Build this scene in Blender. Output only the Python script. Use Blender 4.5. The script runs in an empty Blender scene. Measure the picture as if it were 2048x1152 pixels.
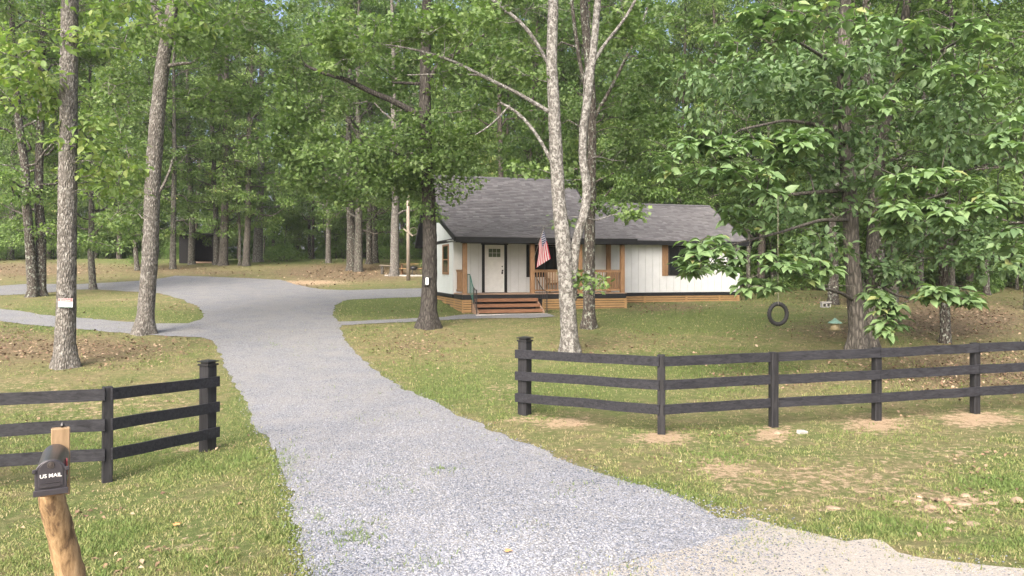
import bpy, bmesh, math, random
import numpy as np
from mathutils import Vector, Matrix
from mathutils.geometry import delaunay_2d_cdt
random.seed(7)
RNG = np.random.default_rng(11)
R = math.radians
scn = bpy.context.scene
COL = scn.collection

# ------------------------------------------------------------------ camera, sky, sun, exposure
F = 1500.0; CZ = 2.8; HY = 541.0
cam = bpy.data.cameras.new('camera'); camo = bpy.data.objects.new('camera', cam); COL.objects.link(camo)
camo.location = (0, 0, CZ); camo.rotation_euler = (R(90), 0, 0)
cam.sensor_width = 36; cam.lens = 36*F/2048; cam.shift_y = -(576-HY)/2048
cam.clip_end = 2000; cam.clip_start = 0.05
scn.camera = camo
scn.render.engine = 'CYCLES'
scn.cycles.max_bounces = 7; scn.cycles.diffuse_bounces = 4; scn.cycles.glossy_bounces = 2; scn.cycles.transmission_bounces = 4
SUN_EL, SUN_AZ = 40, -160      # azimuth measured from +Y clockwise: behind the camera, to the left
w = bpy.data.worlds.new("World"); scn.world = w; w.use_nodes = True
nt = w.node_tree; bg = nt.nodes['Background']
sky = nt.nodes.new('ShaderNodeTexSky'); sky.sky_type = 'NISHITA'; sky.sun_disc = False
sky.sun_elevation = R(SUN_EL); sky.sun_rotation = R(SUN_AZ); sky.dust_density = 9.0; sky.air_density = 0.7; sky.ozone_density = 1.0
nt.links.new(sky.outputs[0], bg.inputs[0]); bg.inputs[1].default_value = 0.15
sl = bpy.data.lights.new('sun', 'SUN'); sl.energy = 1.05; sl.angle = R(50); sl.color = (1.0, 0.985, 0.955)
so = bpy.data.objects.new('sun', sl); COL.objects.link(so)
sd = Vector((math.sin(R(SUN_AZ))*math.cos(R(SUN_EL)), math.cos(R(SUN_AZ))*math.cos(R(SUN_EL)), math.sin(R(SUN_EL))))
so.rotation_euler = sd.to_track_quat('Z', 'Y').to_euler(); so.location = (0, 0, 60)
scn.view_settings.view_transform = 'Standard'; scn.view_settings.look = 'None'
scn.view_settings.exposure = 1.78; scn.view_settings.gamma = 1

# ------------------------------------------------------------------ terrain height
def sst(a, b, x):
    t = np.clip((np.asarray(x, float)-a)/(b-a), 0, 1); return t*t*(3-2*t)
def zg(x, y):
    x = np.asarray(x, float); y = np.asarray(y, float)
    L = np.interp(y, [-500, 14, 20, 31, 50, 72, 80, 600], [0, 0, .25, 1.0, 2.36, 3.9, 3.7, 3.0])
    Rr = np.interp(y, [-500, 14, 20, 31, 50, 72, 80, 600], [0, 0, .25, 1.0, 1.72, 2.1, 2.2, 2.4])
    b = sst(3, 17, x)
    z = L*(1-b)+Rr*b
    z = z-0.22*sst(-2.5, -6, x)*(1-sst(13, 22, y))+0.08*sst(4, 9, x)*(1-sst(14, 24, y))
    z = z+0.035*np.sin(x*.55+1.3)*np.sin(y*.41+.4)*sst(14, 22, y)
    return z
def zgf(x, y): return float(zg(x, y))
def hit(px, py):
    k = (px-1024)/F; s = (py-HY)/F
    ys = np.arange(4, 140, .05)
    d = (CZ-s*ys)-zg(k*ys, ys)
    i = np.argmax(d <= 0)
    if d[i] > 0: i = len(ys)-1
    y = ys[i]
    return np.array([k*y, y, zgf(k*y, y)])
def at(px, py, Y): return np.array([(px-1024)/F*Y, Y, CZ-(py-HY)/F*Y])

# ------------------------------------------------------------------ noise helper
class VN:
    def __init__(s, seed): s.g = np.random.default_rng(seed).random((256, 256))
    def __call__(s, x, y, sc):
        x = np.asarray(x)/sc+1000; y = np.asarray(y)/sc+1000
        xi = np.floor(x).astype(int); yi = np.floor(y).astype(int); fx = x-xi; fy = y-yi
        fx = fx*fx*(3-2*fx); fy = fy*fy*(3-2*fy); g = s.g
        a = g[xi % 256, yi % 256]; b = g[(xi+1) % 256, yi % 256]; c = g[xi % 256, (yi+1) % 256]; d = g[(xi+1) % 256, (yi+1) % 256]
        return (a*(1-fx)+b*fx)*(1-fy)+(c*(1-fx)+d*fx)*fy
    def f(s, x, y, sc, o=4):
        r = 0; a = 1; t = 0
        for i in range(o): r = r+a*s(x, y, sc/2**i); t += a; a *= .55
        return r/t
N1, N2, N3 = VN(1), VN(2), VN(3)

# ------------------------------------------------------------------ object helpers
def tag(o, label=None, cat=None, group=None, kind=None):
    if label: o['label'] = label
    if cat: o['category'] = cat
    if group: o['group'] = group
    if kind: o['kind'] = kind
    return o
def empty(name, loc, rz=0, label=None, cat=None, group=None):
    o = bpy.data.objects.new(name, None); COL.objects.link(o)
    o.location = Vector([float(v) for v in loc]); o.rotation_euler = (0, 0, rz); o.empty_display_size = .2
    return tag(o, label, cat, group)
def link(name, me, mat, parent=None, smooth=False):
    o = bpy.data.objects.new(name, me); COL.objects.link(o)
    for m in (mat if isinstance(mat, (list, tuple)) else [mat]): me.materials.append(m)
    if parent: o.parent = parent
    if smooth: me.polygons.foreach_set('use_smooth', [True]*len(me.polygons))
    return o
def mesh_np(name, V, Fc, tint=None, mi=None):
    """V (n,3), Fc (m,k) -> mesh; tint per vertex float"""
    me = bpy.data.meshes.new(name)
    V = np.ascontiguousarray(V, dtype=np.float32); Fc = np.ascontiguousarray(Fc, dtype=np.int32)
    n, k = Fc.shape
    me.vertices.add(len(V)); me.vertices.foreach_set('co', V.ravel())
    me.loops.add(n*k); me.loops.foreach_set('vertex_index', Fc.ravel())
    me.polygons.add(n); me.polygons.foreach_set('loop_start', np.arange(0, n*k, k, dtype=np.int32))
    try: me.polygons.foreach_set('loop_total', np.full(n, k, dtype=np.int32))
    except Exception: pass
    if mi is not None: me.polygons.foreach_set('material_index', np.asarray(mi, dtype=np.int32))
    if tint is not None:
        tint = np.asarray(tint, np.float32)
        if tint.ndim == 1:
            a = me.attributes.new('tint', 'FLOAT', 'POINT'); a.data.foreach_set('value', tint)
        else:
            a = me.attributes.new('tint', 'FLOAT_COLOR', 'POINT')
            c = np.ones((len(V), 4), np.float32); c[:, :tint.shape[1]] = tint; a.data.foreach_set('color', c.ravel())
    me.update(calc_edges=True); me.validate()
    return me
class MB:
    """collects boxes, bars and tubes, builds one mesh"""
    def __init__(s): s.V = []; s.F = []; s.n = 0
    def add(s, V, Fs):
        s.V += [tuple(map(float, v)) for v in V]; s.F += [tuple(i+s.n for i in f) for f in Fs]; s.n = len(s.V); return s
    def box(s, x0, x1, y0, y1, z0, z1):
        V = [(x, y, z) for z in (z0, z1) for x, y in ((x0, y0), (x1, y0), (x1, y1), (x0, y1))]
        return s.add(V, [(3, 2, 1, 0), (4, 5, 6, 7), (0, 1, 5, 4), (1, 2, 6, 5), (2, 3, 7, 6), (3, 0, 4, 7)])
    def bar(s, a, b, w, h, up=(0, 0, 1), w2=None, h2=None):
        a = Vector(a); b = Vector(b); d = (b-a).normalized(); u = Vector(up)
        sx = d.cross(u).normalized(); uz = sx.cross(d).normalized()
        V = []
        for p, ww, hh in ((a, w, h), (b, w2 or w, h2 or h)):
            for i, j in ((-1, -1), (1, -1), (1, 1), (-1, 1)): V.append(p+sx*ww/2*i+uz*hh/2*j)
        return s.add(V, [(0, 3, 2, 1), (4, 5, 6, 7), (0, 1, 5, 4), (1, 2, 6, 5), (2, 3, 7, 6), (3, 0, 4, 7)][::1])
    def prism(s, poly, f0, f1):
        """poly: list of 2-tuples; f0/f1 map (a,b)->xyz for the two ends"""
        n = len(poly); V = [f0(*p) for p in poly]+[f1(*p) for p in poly]
        return s.add(V, [tuple(range(n))[::-1], tuple(range(n, 2*n))]+[(i, (i+1) % n, n+(i+1) % n, n+i) for i in range(n)])
    def tube(s, pts, rad, seg=8, cap=True):
        V, Fq = tube_np(pts, rad, seg)
        base = [tuple(f) for f in Fq]
        if cap: base += [tuple(range(seg))[::-1], tuple(range(len(V)-seg, len(V)))]
        return s.add(V, base)
    def build(s, name, mat, parent=None, smooth=False, bevel=0):
        me = bpy.data.meshes.new(name); me.from_pydata(s.V, [], s.F)
        bm = bmesh.new(); bm.from_mesh(me); bmesh.ops.recalc_face_normals(bm, faces=bm.faces)
        if bevel: bmesh.ops.bevel(bm, geom=bm.edges[:], offset=bevel, segments=1, affect='EDGES', clamp_overlap=True)
        bm.to_mesh(me); bm.free(); me.update()
        return link(name, me, mat, parent, smooth)
def tube_np(pts, rad, seg=8, rough=0, rng=RNG, flute=0):
    P = np.asarray(pts, float); n = len(P); rad = np.broadcast_to(np.asarray(rad, float), (n,))
    T = np.gradient(P, axis=0); T /= np.linalg.norm(T, axis=1)[:, None]+1e-9
    avg = P[-1]-P[0]; avg = avg/(np.linalg.norm(avg)+1e-9)
    ref = np.array([1., .07, 0.]) if abs(avg[0]) < .8 else np.array([0., 1., .07])
    A = ref-T*(T@ref)[:, None]; A /= np.linalg.norm(A, axis=1)[:, None]; B = np.cross(T, A)
    th = np.arange(seg)*2*math.pi/seg
    rr = rad[:, None]*np.ones(seg)
    if rough: rr = rr*(1+rng.normal(0, rough, (n, seg))+np.cumsum(rng.normal(0, rough*.25, (n, seg)), 0)*.4*0)
    V = P[:, None, :]+rr[..., None]*(np.cos(th)[None, :, None]*A[:, None, :]+np.sin(th)[None, :, None]*B[:, None, :])
    i = np.arange(n-1)[:, None]*seg; j = np.arange(seg)[None, :]; j2 = (j+1) % seg
    Fq = np.stack([i+j, i+j2, i+seg+j2, i+seg+j], -1).reshape(-1, 4)
    return V.reshape(-1, 3), Fq
def cat_np(parts):
    Vs = []; Fs = []; n = 0
    for V, Fq in parts: Vs.append(V); Fs.append(Fq+n); n += len(V)
    return np.concatenate(Vs), np.concatenate(Fs)

# ------------------------------------------------------------------ material helpers
class NT:
    def __init__(s, name):
        s.m = bpy.data.materials.new(name); s.m.use_nodes = True; s.t = s.m.node_tree
        s.b = s.t.nodes['Principled BSDF']; s.out = s.t.nodes['Material Output']
    def n(s, ty, **k):
        nd = s.t.nodes.new(ty)
        for a, v in k.items(): setattr(nd, a, v)
        return nd
    def l(s, a, b): s.t.links.new(a, b)
    def coord(s, scale=(1, 1, 1), kind='Object'):
        c = s.n('ShaderNodeTexCoord'); mp = s.n('ShaderNodeMapping'); mp.inputs['Scale'].default_value = scale
        s.l(c.outputs[kind], mp.inputs[0]); return mp.outputs[0]
    def noise(s, vec, scale, detail=4, rough=.6, dist=0):
        x = s.n('ShaderNodeTexNoise'); x.inputs['Scale'].default_value = scale; x.inputs['Detail'].default_value = detail
        x.inputs['Roughness'].default_value = rough; x.inputs['Distortion'].default_value = dist; s.l(vec, x.inputs['Vector']); return x.outputs['Fac']
    def vor(s, vec, scale, feature='F1', out='Distance', rnd=1):
        x = s.n('ShaderNodeTexVoronoi'); x.feature = feature; x.inputs['Scale'].default_value = scale; x.inputs['Randomness'].default_value = rnd
        s.l(vec, x.inputs['Vector']); return x.outputs[out]
    def ramp(s, fac, stops, interp='LINEAR'):
        x = s.n('ShaderNodeValToRGB'); x.color_ramp.interpolation = interp; e = x.color_ramp.elements
        while len(e) < len(stops): e.new(.5)
        for el, (p, c) in zip(e, stops): el.position = p; el.color = (*c, 1) if len(c) == 3 else c
        s.l(fac, x.inputs[0]); return x.outputs[0]
    def mix(s, fac, a, b, mode='MIX'):
        x = s.n('ShaderNodeMix'); x.data_type = 'RGBA'; x.blend_type = mode
        for v, i in ((fac, 0), (a, 6), (b, 7)):
            if isinstance(v, (int, float)): x.inputs[i].default_value = v
            elif isinstance(v, tuple): x.inputs[i].default_value = (*v, 1)
            else: s.l(v, x.inputs[i])
        return x.outputs[2]
    def math(s, op, a, b=0.0, clamp=False):
        x = s.n('ShaderNodeMath', operation=op); x.use_clamp = clamp
        for v, i in ((a, 0), (b, 1)):
            if isinstance(v, (int, float)): x.inputs[i].default_value = v
            else: s.l(v, x.inputs[i])
        return x.outputs[0]
    def attr(s, name, out='Fac'):
        x = s.n('ShaderNodeAttribute', attribute_name=name); return x.outputs[out]
    def bump(s, h, st=.5, dist=.02):
        x = s.n('ShaderNodeBump'); x.inputs['Strength'].default_value = st; x.inputs['Distance'].default_value = dist
        s.l(h, x.inputs['Height']); s.l(x.outputs[0], s.b.inputs['Normal'])
    def fin(s, col, rough=.8, spec=.3, metal=0):
        if isinstance(col, tuple): s.b.inputs['Base Color'].default_value = (*col, 1)
        else: s.l(col, s.b.inputs['Base Color'])
        s.b.inputs['Roughness'].default_value = rough; s.b.inputs['Specular IOR Level'].default_value = spec; s.b.inputs['Metallic'].default_value = metal
        return s.m
def plain(name, col, rough=.7, spec=.3, metal=0, var=.25, sc=6):
    m = NT(name); v = m.coord(); n = m.noise(v, sc, 5)
    c = m.ramp(n, [(.3, tuple(x*(1-var) for x in col)), (.7, tuple(min(1, x*(1+var)) for x in col))])
    m.bump(n, .15, .005); return m.fin(c, rough, spec, metal)
def leaf_mat(name, stops, rough=.5, trans=.3, spec=.35, tcol=(.85, 1.0, .45)):
    m = NT(name); oi = m.n('ShaderNodeObjectInfo')
    f = m.math('ADD', m.attr('tint'), m.math('MULTIPLY', m.math('SUBTRACT', oi.outputs['Random'], .5), .35), True)
    c = m.ramp(f, stops); m.fin(c, rough, spec)
    tr = m.n('ShaderNodeBsdfTranslucent'); m.l(m.mix(1.0, c, tcol, 'MULTIPLY'), tr.inputs[0])
    # brighter than reflected: light filters through the blade
    mx = m.n('ShaderNodeMixShader'); mx.inputs[0].default_value = trans
    m.l(m.b.outputs[0], mx.inputs[1]); m.l(tr.outputs[0], mx.inputs[2]); m.l(mx.outputs[0], m.out.inputs[0]); return m.m
def bark_mat(name, dark, light, lichen=None, la=.0, sx=9, sz=2.2, plates=1.0):
    m = NT(name); v = m.coord((1, 1, sz/sx)); n = m.noise(v, sx, 6, .7, .6); vo = m.vor(v, sx*1.6, 'DISTANCE_TO_EDGE')
    n2 = m.noise(m.coord(), 1.3, 3)
    h = m.math('ADD', m.math('MULTIPLY', n, .7), m.math('MULTIPLY', m.math('MINIMUM', vo, .35), 1.2*plates))
    c = m.ramp(h, [(.3, dark), (.72, light)])
    c = m.mix(m.math('MULTIPLY', n2, .5), c, tuple(x*.6 for x in dark))
    if lichen:
        f = m.ramp(m.noise(m.coord((1, 1, .7)), 11, 5, .75), [(.5-la*.2, (0, 0, 0)), (.58-la*.1, (1, 1, 1))])
        c = m.mix(m.math('MULTIPLY', f, .85), c, lichen)
    m.bump(h, 1.0, .07); return m.fin(c, .9, .15)
def wood_mat(name, c1, c2, axis=(1, 8, 8), sc=2.5, rough=.65, knots=True):
    m = NT(name); v = m.coord(axis); n = m.noise(v, sc, 6, .65, .8)
    c = m.ramp(n, [(.3, c1), (.7, c2)])
    if knots:
        k = m.ramp(m.vor(m.coord((axis[0]*.35+.4, axis[1]*.25, axis[2]*.25)), 2.2), [(.03, (1, 1, 1)), (.09, (0, 0, 0))])
        c = m.mix(m.math('MULTIPLY', k, .6), c, tuple(x*.3 for x in c1))
    m.bump(n, .25, .004); return m.fin(c, rough, .25)

M = {}
M['bark_grey'] = bark_mat('bark_grey', (.075, .07, .062), (.22, .205, .185), (.26, .255, .235), -.1, 12, 4)
M['bark_brown'] = bark_mat('bark_brown', (.05, .047, .041), (.165, .152, .132), None, 0, 8, 2)
M['bark_pale'] = bark_mat('bark_pale', (.075, .071, .064), (.215, .205, .19), (.29, .288, .27), .15, 13, 7, .7)
M['bark_dark'] = bark_mat('bark_dark', (.035, .03, .026), (.13, .115, .10), (.30, .33, .28), -.2, 9, 3)
M['bark_oak'] = bark_mat('bark_oak', (.026, .024, .022), (.105, .097, .087), None, 0, 10, 2.2)
M['bark_mid'] = bark_mat('bark_mid', (.04, .036, .032), (.145, .13, .115), (.18, .20, .16), -.1, 7, 2)
M['bark_back'] = bark_mat('bark_back', (.035, .031, .027), (.12, .105, .09), None, 0, 7, 2)
G = [(.0, (.07, .13, .038)), (.45, (.13, .21, .062)), (.8, (.19, .28, .085)), (1, (.25, .31, .10))]
M['leaf_mid'] = leaf_mat('leaf_mid', G, .55, .48)
M['leaf_oak'] = leaf_mat('leaf_oak', [(.0, (.066, .12, .042)), (.5, (.12, .192, .066)), (1, (.18, .255, .085))], .5, .45)
M['leaf_bright'] = leaf_mat('leaf_bright', [(.0, (.085, .145, .05)), (.5, (.14, .215, .07)), (.9, (.21, .29, .095)), (1, (.29, .30, .11))], .55, .4)
M['leaf_big'] = leaf_mat('leaf_big', [(.0, (.075, .135, .06)), (.5, (.13, .21, .09)), (.9, (.19, .28, .12)), (1, (.25, .28, .11))], .5, .36, .4)
M['leaf_shrub'] = leaf_mat('leaf_shrub', [(.0, (.08, .15, .045)), (.5, (.14, .23, .065)), (1, (.23, .32, .10))], .55, .35)
M['white_siding'] = plain('white_siding', (.51, .525, .53), .6, .3, 0, .05, 3)
M['side_siding'] = plain('side_siding', (.50, .54, .53), .6, .3, 0, .05, 3)
M['groove'] = plain('groove', (.30, .29, .27), .9)
M['black_trim'] = plain('black_trim', (.010, .0105, .012), .55, .3, 0, .3, 8)
M['cedar'] = wood_mat('cedar', (.17, .095, .048), (.29, .175, .095), (6, 6, 1), 3)
M['cedar_h'] = wood_mat('cedar_h', (.21, .128, .058), (.34, .22, .105), (1, 8, 8), 3)
M['stair_wood'] = wood_mat('stair_wood', (.13, .062, .035), (.23, .12, .068), (1, 8, 8), 3)
M['deck_wood'] = wood_mat('deck_wood', (.20, .13, .09), (.34, .24, .17), (1, 8, 8), 3)
M['grey_wood'] = wood_mat('grey_wood', (.13, .11, .09), (.28, .245, .205), (8, 8, 1), 2)
M['fence'] = wood_mat('fence', (.004, .004, .006), (.032, .033, .039), (1.2, 12, 12), 2.2, .6)
M['fence_post'] = wood_mat('fence_post', (.006, .006, .007), (.028, .028, .031), (12, 12, 1.2), 2.2, .6, False)
M['glass'] = NT('glass').fin((.012, .014, .014), .08, .5)
M['door_glass'] = NT('door_glass').fin((.10, .13, .09), .12, .5)
M['black_metal'] = plain('black_metal', (.018, .018, .02), .4, .5, .2)
M['green_metal'] = plain('green_metal', (.02, .13, .10), .4, .5, 0)
M['rubber'] = plain('rubber', (.022, .022, .023), .75, .3)
M['concrete'] = plain('concrete', (.30, .29, .27), .9, .2)
M['cushion'] = plain('cushion', (.52, .42, .32), .9, .1)
M['wicker'] = plain('wicker', (.12, .08, .055), .8)
M['white'] = plain('white', (.66, .66, .64), .5, .3, 0, .06)
M['red'] = plain('red', (.42, .03, .035), .5, .3, 0, .1)
M['flag_red'] = plain('flag_red', (.36, .025, .045), .7, .2, 0, .1)
M['flag_white_shaded'] = plain('flag_white_shaded', (.46, .45, .46), .8, .1, 0, .08)  # white of the cloth, with the porch shade mixed into its colour
M['flag_blue'] = plain('flag_blue', (.018, .03, .11), .7, .2, 0, .1)
M['dark_green'] = plain('dark_green', (.01, .10, .09), .5)
M['dark_shed'] = plain('dark_shed', (.012, .012, .013), .8, .15)
M['feeder_lid'] = plain('feeder_lid', (.10, .17, .14), .4, .4)
M['feeder_body'] = plain('feeder_body', (.17, .14, .075), .5, .4)
M['rope'] = plain('rope', (.20, .19, .15), .9)
M['mail_black'] = plain('mail_black', (.028, .026, .03), .32, .5)
M['rock'] = plain('rock', (.22, .17, .12), .9, .1, 0, .3, 9)
M['block'] = plain('block', (.33, .33, .32), .95, .1)

# ------------------------------------------------------------------ ground zones (authored from the plan of the yard)
def proj(x, y, z):
    y = np.maximum(y, .5); return 1024+F*x/y, HY+F*(CZ-z)/y
def blobs(px, py, L):
    r = np.zeros_like(px)
    for cx, cy, rx, ry, s in L: r = np.maximum(r, s*np.exp(-(((px-cx)/rx)**2+((py-cy)/ry)**2)*1.2))
    return r
LITTER = [(700, 545, 190, 22, 1), (60, 540, 260, 22, .75), (150, 700, 250, 38, .75), (330, 540, 200, 16, .6), (420, 545, 160, 8, .6), (0, 690, 160, 50, .8),
          (820, 690, 150, 30, .5), (1700, 660, 200, 30, .6), (1900, 640, 220, 50, .9), (1950, 740, 260, 60, .75), (1330, 615, 130, 12, .6), (1760, 600, 300, 22, .6),
          (350, 615, 120, 14, .4), (1230, 690, 150, 30, .4), (1600, 760, 200, 30, .45), (560, 570, 120, 9, .8)]
DIRT = [(1680, 960, 330, 60, .46), (200, 810, 240, 45, .40), (1000, 790, 120, 30, .28), (1250, 700, 240, 18, .25), (1850, 900, 200, 30, .34), (60, 770, 160, 25, .3), (1400, 900, 120, 30, .3), (300, 1100, 160, 30, .3), (250, 600, 120, 8, .3), (1046, 838, 40, 9, 1), (1130, 846, 60, 13, 1), (1322, 875, 75, 16, 1), (1545, 868, 55, 20, .95), (1755, 850, 80, 22, .95), (1955, 838, 90, 20, .95),
        (1450, 935, 75, 28, .8), (1480, 970, 90, 16, .65), (330, 893, 60, 16, .75), (418, 888, 26, 8, .8), (1900, 1010, 150, 45, .6), (1960, 1080, 120, 14, .9), (1830, 1060, 60, 14, .6),
        (400, 1080, 45, 30, .6), (480, 1100, 60, 40, .35), (1320, 880, 30, 8, 1), (780, 640, 30, 8, .4), (1010, 775, 60, 12, .5), (1640, 1020, 90, 12, .5), (1560, 760, 300, 20, .35), (620, 565, 90, 6, .9), (300, 850, 60, 20, .4)]
GREEN = [(1100, 780, 240, 45, .8), (800, 610, 160, 26, 1), (1400, 640, 240, 30, .75), (900, 780, 130, 50, .55), (1250, 990, 220, 25, .9), (100, 860, 300, 60, .35), (330, 920, 220, 40, .9), (500, 860, 50, 80, 1), (300, 1050, 400, 90, .65),
         (380, 640, 60, 12, .9), (200, 625, 240, 16, .55), (60, 655, 120, 9, .9), (1350, 730, 240, 30, .8), (1700, 1060, 150, 25, .85), (2000, 960, 90, 60, .75), (500, 522, 400, 6, 1), (1600, 600, 120, 20, .5), (1450, 870, 200, 30, .35), (1600, 900, 130, 20, .3), (2030, 1090, 80, 25, .9), (560, 1000, 50, 150, .6)]
WEED = [(700, 1072, 60, 24, 1), (640, 1040, 40, 16, .6), (735, 1050, 30, 10, .6), (880, 942, 34, 10, .7), (575, 925, 26, 40, .9), (600, 970, 30, 20, .8), (610, 985, 20, 10, .8), (730, 840, 40, 6, .5), (550, 690, 26, 8, .7), (660, 775, 14, 5, .7), (985, 875, 22, 8, .6), (1085, 903, 24, 7, .8), (630, 1130, 60, 14, .5), (820, 1135, 40, 14, .3), (1545, 1090, 30, 8, .7), (1655, 1145, 20, 5, .7), (1790, 1115, 24, 6, .8), (650, 634, 20, 6, .6), (1500, 1060, 30, 8, .5)]
def zones(x, y):
    px, py = proj(x, y, zg(x, y))
    return blobs(px, py, LITTER), blobs(px, py, DIRT), blobs(px, py, GREEN)

def gcoords(segs):
    o = []
    for a, b, st in segs: o += list(np.arange(a, b, st))
    return np.array(o+[segs[-1][1]])
gx = gcoords([(-500, -100, 40), (-100, -30, 3), (-30, 30, .4), (30, 100, 3), (100, 500, 40)])
gy = gcoords([(-60, 2, 4), (2, 40, .4), (40, 80, .8), (80, 130, 4), (130, 600, 40)])
XX, YY = np.meshgrid(gx, gy, indexing='ij'); ZZ = zg(XX, YY)
nx, ny = XX.shape
idx = np.arange(nx*ny).reshape(nx, ny)
Fg = np.stack([idx[:-1, :-1], idx[1:, :-1], idx[1:, 1:], idx[:-1, 1:]], -1).reshape(-1, 4)
zl, zd, zgn = zones(XX, YY)
me = mesh_np('ground', np.stack([XX, YY, ZZ], -1).reshape(-1, 3), Fg, np.stack([zl, zd, zgn], -1).reshape(-1, 3))
m = NT('lawn_soil'); v = m.coord()
n1 = m.noise(v, 1.1, 6, .65); n2 = m.noise(v, 9, 6, .75); n3 = m.noise(v, 45, 4, .8); n4 = m.noise(v, 3.2, 5, .7)
sep = m.n('ShaderNodeSeparateColor'); m.l(m.attr('tint', 'Color'), sep.inputs[0]); lit, dirt, grn = sep.outputs
gcol = m.ramp(n2, [(.25, (.055, .085, .026)), (.5, (.11, .145, .046)), (.75, (.185, .215, .08))])
straw = m.ramp(n2, [(.25, (.105, .085, .048)), (.5, (.22, .18, .10)), (.75, (.34, .285, .17))])
f = m.math('ADD', m.math('MULTIPLY', m.math('ADD', m.math('MULTIPLY', n4, .5), m.math('MULTIPLY', n1, .5)), 1.6), m.math('MULTIPLY', grn, .5))
base = m.mix(m.ramp(f, [(.60, (0, 0, 0)), (1.08, (1, 1, 1))]), straw, gcol)
litc = m.ramp(m.vor(v, 16, out='Color'), [(.15, (.075, .05, .033)), (.5, (.165, .115, .075)), (.85, (.30, .225, .16))])
litc = m.mix(.45, litc, m.ramp(n3, [(.3, (.06, .045, .03)), (.7, (.25, .19, .12))]))
lf = m.ramp(m.math('ADD', lit, m.math('MULTIPLY', m.math('SUBTRACT', n4, .5), 1.5)), [(.3, (0, 0, 0)), (.65, (1, 1, 1))])
base = m.mix(m.math('MULTIPLY', lf, .88), base, litc)
dc = m.ramp(n2, [(.3, (.33, .225, .14)), (.7, (.52, .40, .28))])
df = m.ramp(m.math('ADD', m.math('ADD', dirt, m.math('MULTIPLY', m.math('SUBTRACT', m.noise(v, 6, 6, .8), .5), 2.6)), m.math('MULTIPLY', m.math('SUBTRACT', n2, .5), 1.6)), [(.38, (0, 0, 0)), (.62, (1, 1, 1))])
base = m.mix(m.math('MULTIPLY', df, .9), base, dc)
base = m.mix(m.math('MULTIPLY', m.ramp(n3, [(.45, (1, 1, 1)), (.6, (0, 0, 0))]), .35), base, (.06, .055, .03))
m.bump(m.math('ADD', n2, m.math('MULTIPLY', n3, .8)), .9, .05)
tag(link('ground', me, m.fin(base, .95, .1)), kind='structure')

# ------------------------------------------------------------------ driveway / road / path sheets
def fract(pts, amp, step, seed):
    """resample a polyline of ground points and roughen it"""
    rng = np.random.default_rng(seed); out = []
    for a, b in zip(pts[:-1], pts[1:]):
        a = np.array(a, float); b = np.array(b, float); L = np.linalg.norm(b-a); n = max(1, int(L/step))
        t = np.arange(n)/n
        out.append(a+(b-a)*t[:, None])
    P = np.concatenate(out); nn = rng.normal(0, 1, P.shape)
    k = np.array([.25, .5, .25]); s = np.stack([np.convolve(nn[:, i], k, 'same') for i in (0, 1)], 1)
    return P+s*amp+nn*amp*.35
def inpoly(px, py, P):
    x, y = np.asarray(px), np.asarray(py); c = np.zeros(x.shape, bool); n = len(P); j = n-1
    for i in range(n):
        xi, yi = P[i]; xj, yj = P[j]
        if yi != yj:
            c ^= ((yi > y) != (yj > y)) & (x < (xj-xi)*(y-yi)/(yj-yi)+xi)
        j = i
    return c
def sheet(name, poly, holes, off, mat, cell):
    P = [Vector(p) for p in poly]; edges = [(i, (i+1) % len(P)) for i in range(len(P))]
    for h in holes:
        b = len(P); P += [Vector(p) for p in h]; edges += [(b+i, b+(i+1) % len(h)) for i in range(len(h))]
    a = np.array(poly); x0, y0 = a.min(0); x1, y1 = a.max(0)
    qx, qy = np.meshgrid(np.arange(x0, x1, cell), np.arange(y0, y1, cell)); qx = qx.ravel(); qy = qy.ravel()
    ins = inpoly(qx, qy, poly)
    for h in holes: ins &= ~inpoly(qx, qy, h)
    P += [Vector((a, b)) for a, b in zip(qx[ins], qy[ins])]
    V, E, Fc, *_ = delaunay_2d_cdt(P, edges, [], 0, 1e-4)
    V = np.array([tuple(v) for v in V]); Fc = np.array([tuple(f) for f in Fc])
    c = V[Fc].mean(1); ins = inpoly(c[:, 0], c[:, 1], poly)
    for h in holes: ins &= ~inpoly(c[:, 0], c[:, 1], h)
    Fc = Fc[ins]
    V3 = np.column_stack([V, zg(V[:, 0], V[:, 1])+off])
    o = link(name, mesh_np(name, V3, Fc), mat); return tag(o, kind='structure')
def H2(L): return [tuple(hit(*p)[:2]) for p in L]
Lside = [(600, 1400), (628, 1152), (600, 1060), (572, 980), (560, 915), (540, 880), (508, 858), (490, 800), (455, 745), (440, 715), (430, 685), (405, 676), (340, 673), (270, 669), (200, 663), (120, 655), (60, 650), (0, 643), (-200, 632), (-700, 612), (-1300, 600)]
Ltop = [(-1300, 566), (-700, 569), (-200, 572), (0, 572), (58, 568), (153, 569), (280, 562), (330, 556), (350, 552), (420, 554), (500, 557), (560, 560), (592, 570), (640, 579), (700, 581), (850, 577), (880, 576)]
Rside = [(880, 593), (850, 594), (760, 597), (695, 600), (672, 610), (664, 630), (678, 645), (684, 668), (700, 695), (745, 738), (800, 777), (870, 802), (905, 825), (960, 850), (1000, 872), (1050, 890), (1100, 910), (1150, 938), (1250, 965), (1320, 985), (1400, 1018), (1440, 1040), (1500, 1042)]
lw = H2(Lside[1:])
lw = [(lw[0][0]-.3, 5.0)]+lw
outer = lw+H2(Ltop)+H2(Rside)+H2([(1480, 1060), (1400, 1092), (1250, 1130), (1150, 1152)])+[(-.3, 5.6), (-1.0, 5.0)]
DRIVE = fract(outer+[outer[0]], .035, .16, 5)
isl = H2([(-1150, 576), (-700, 584), (-260, 591), (0, 591), (58, 589), (153, 580), (187, 579), (237, 582), (317, 587), (360, 598), (395, 612), (408, 628), (400, 640), (380, 647), (300, 648), (200, 640), (100, 632), (0, 617), (-260, 606), (-700, 593), (-1150, 580)])
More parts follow.
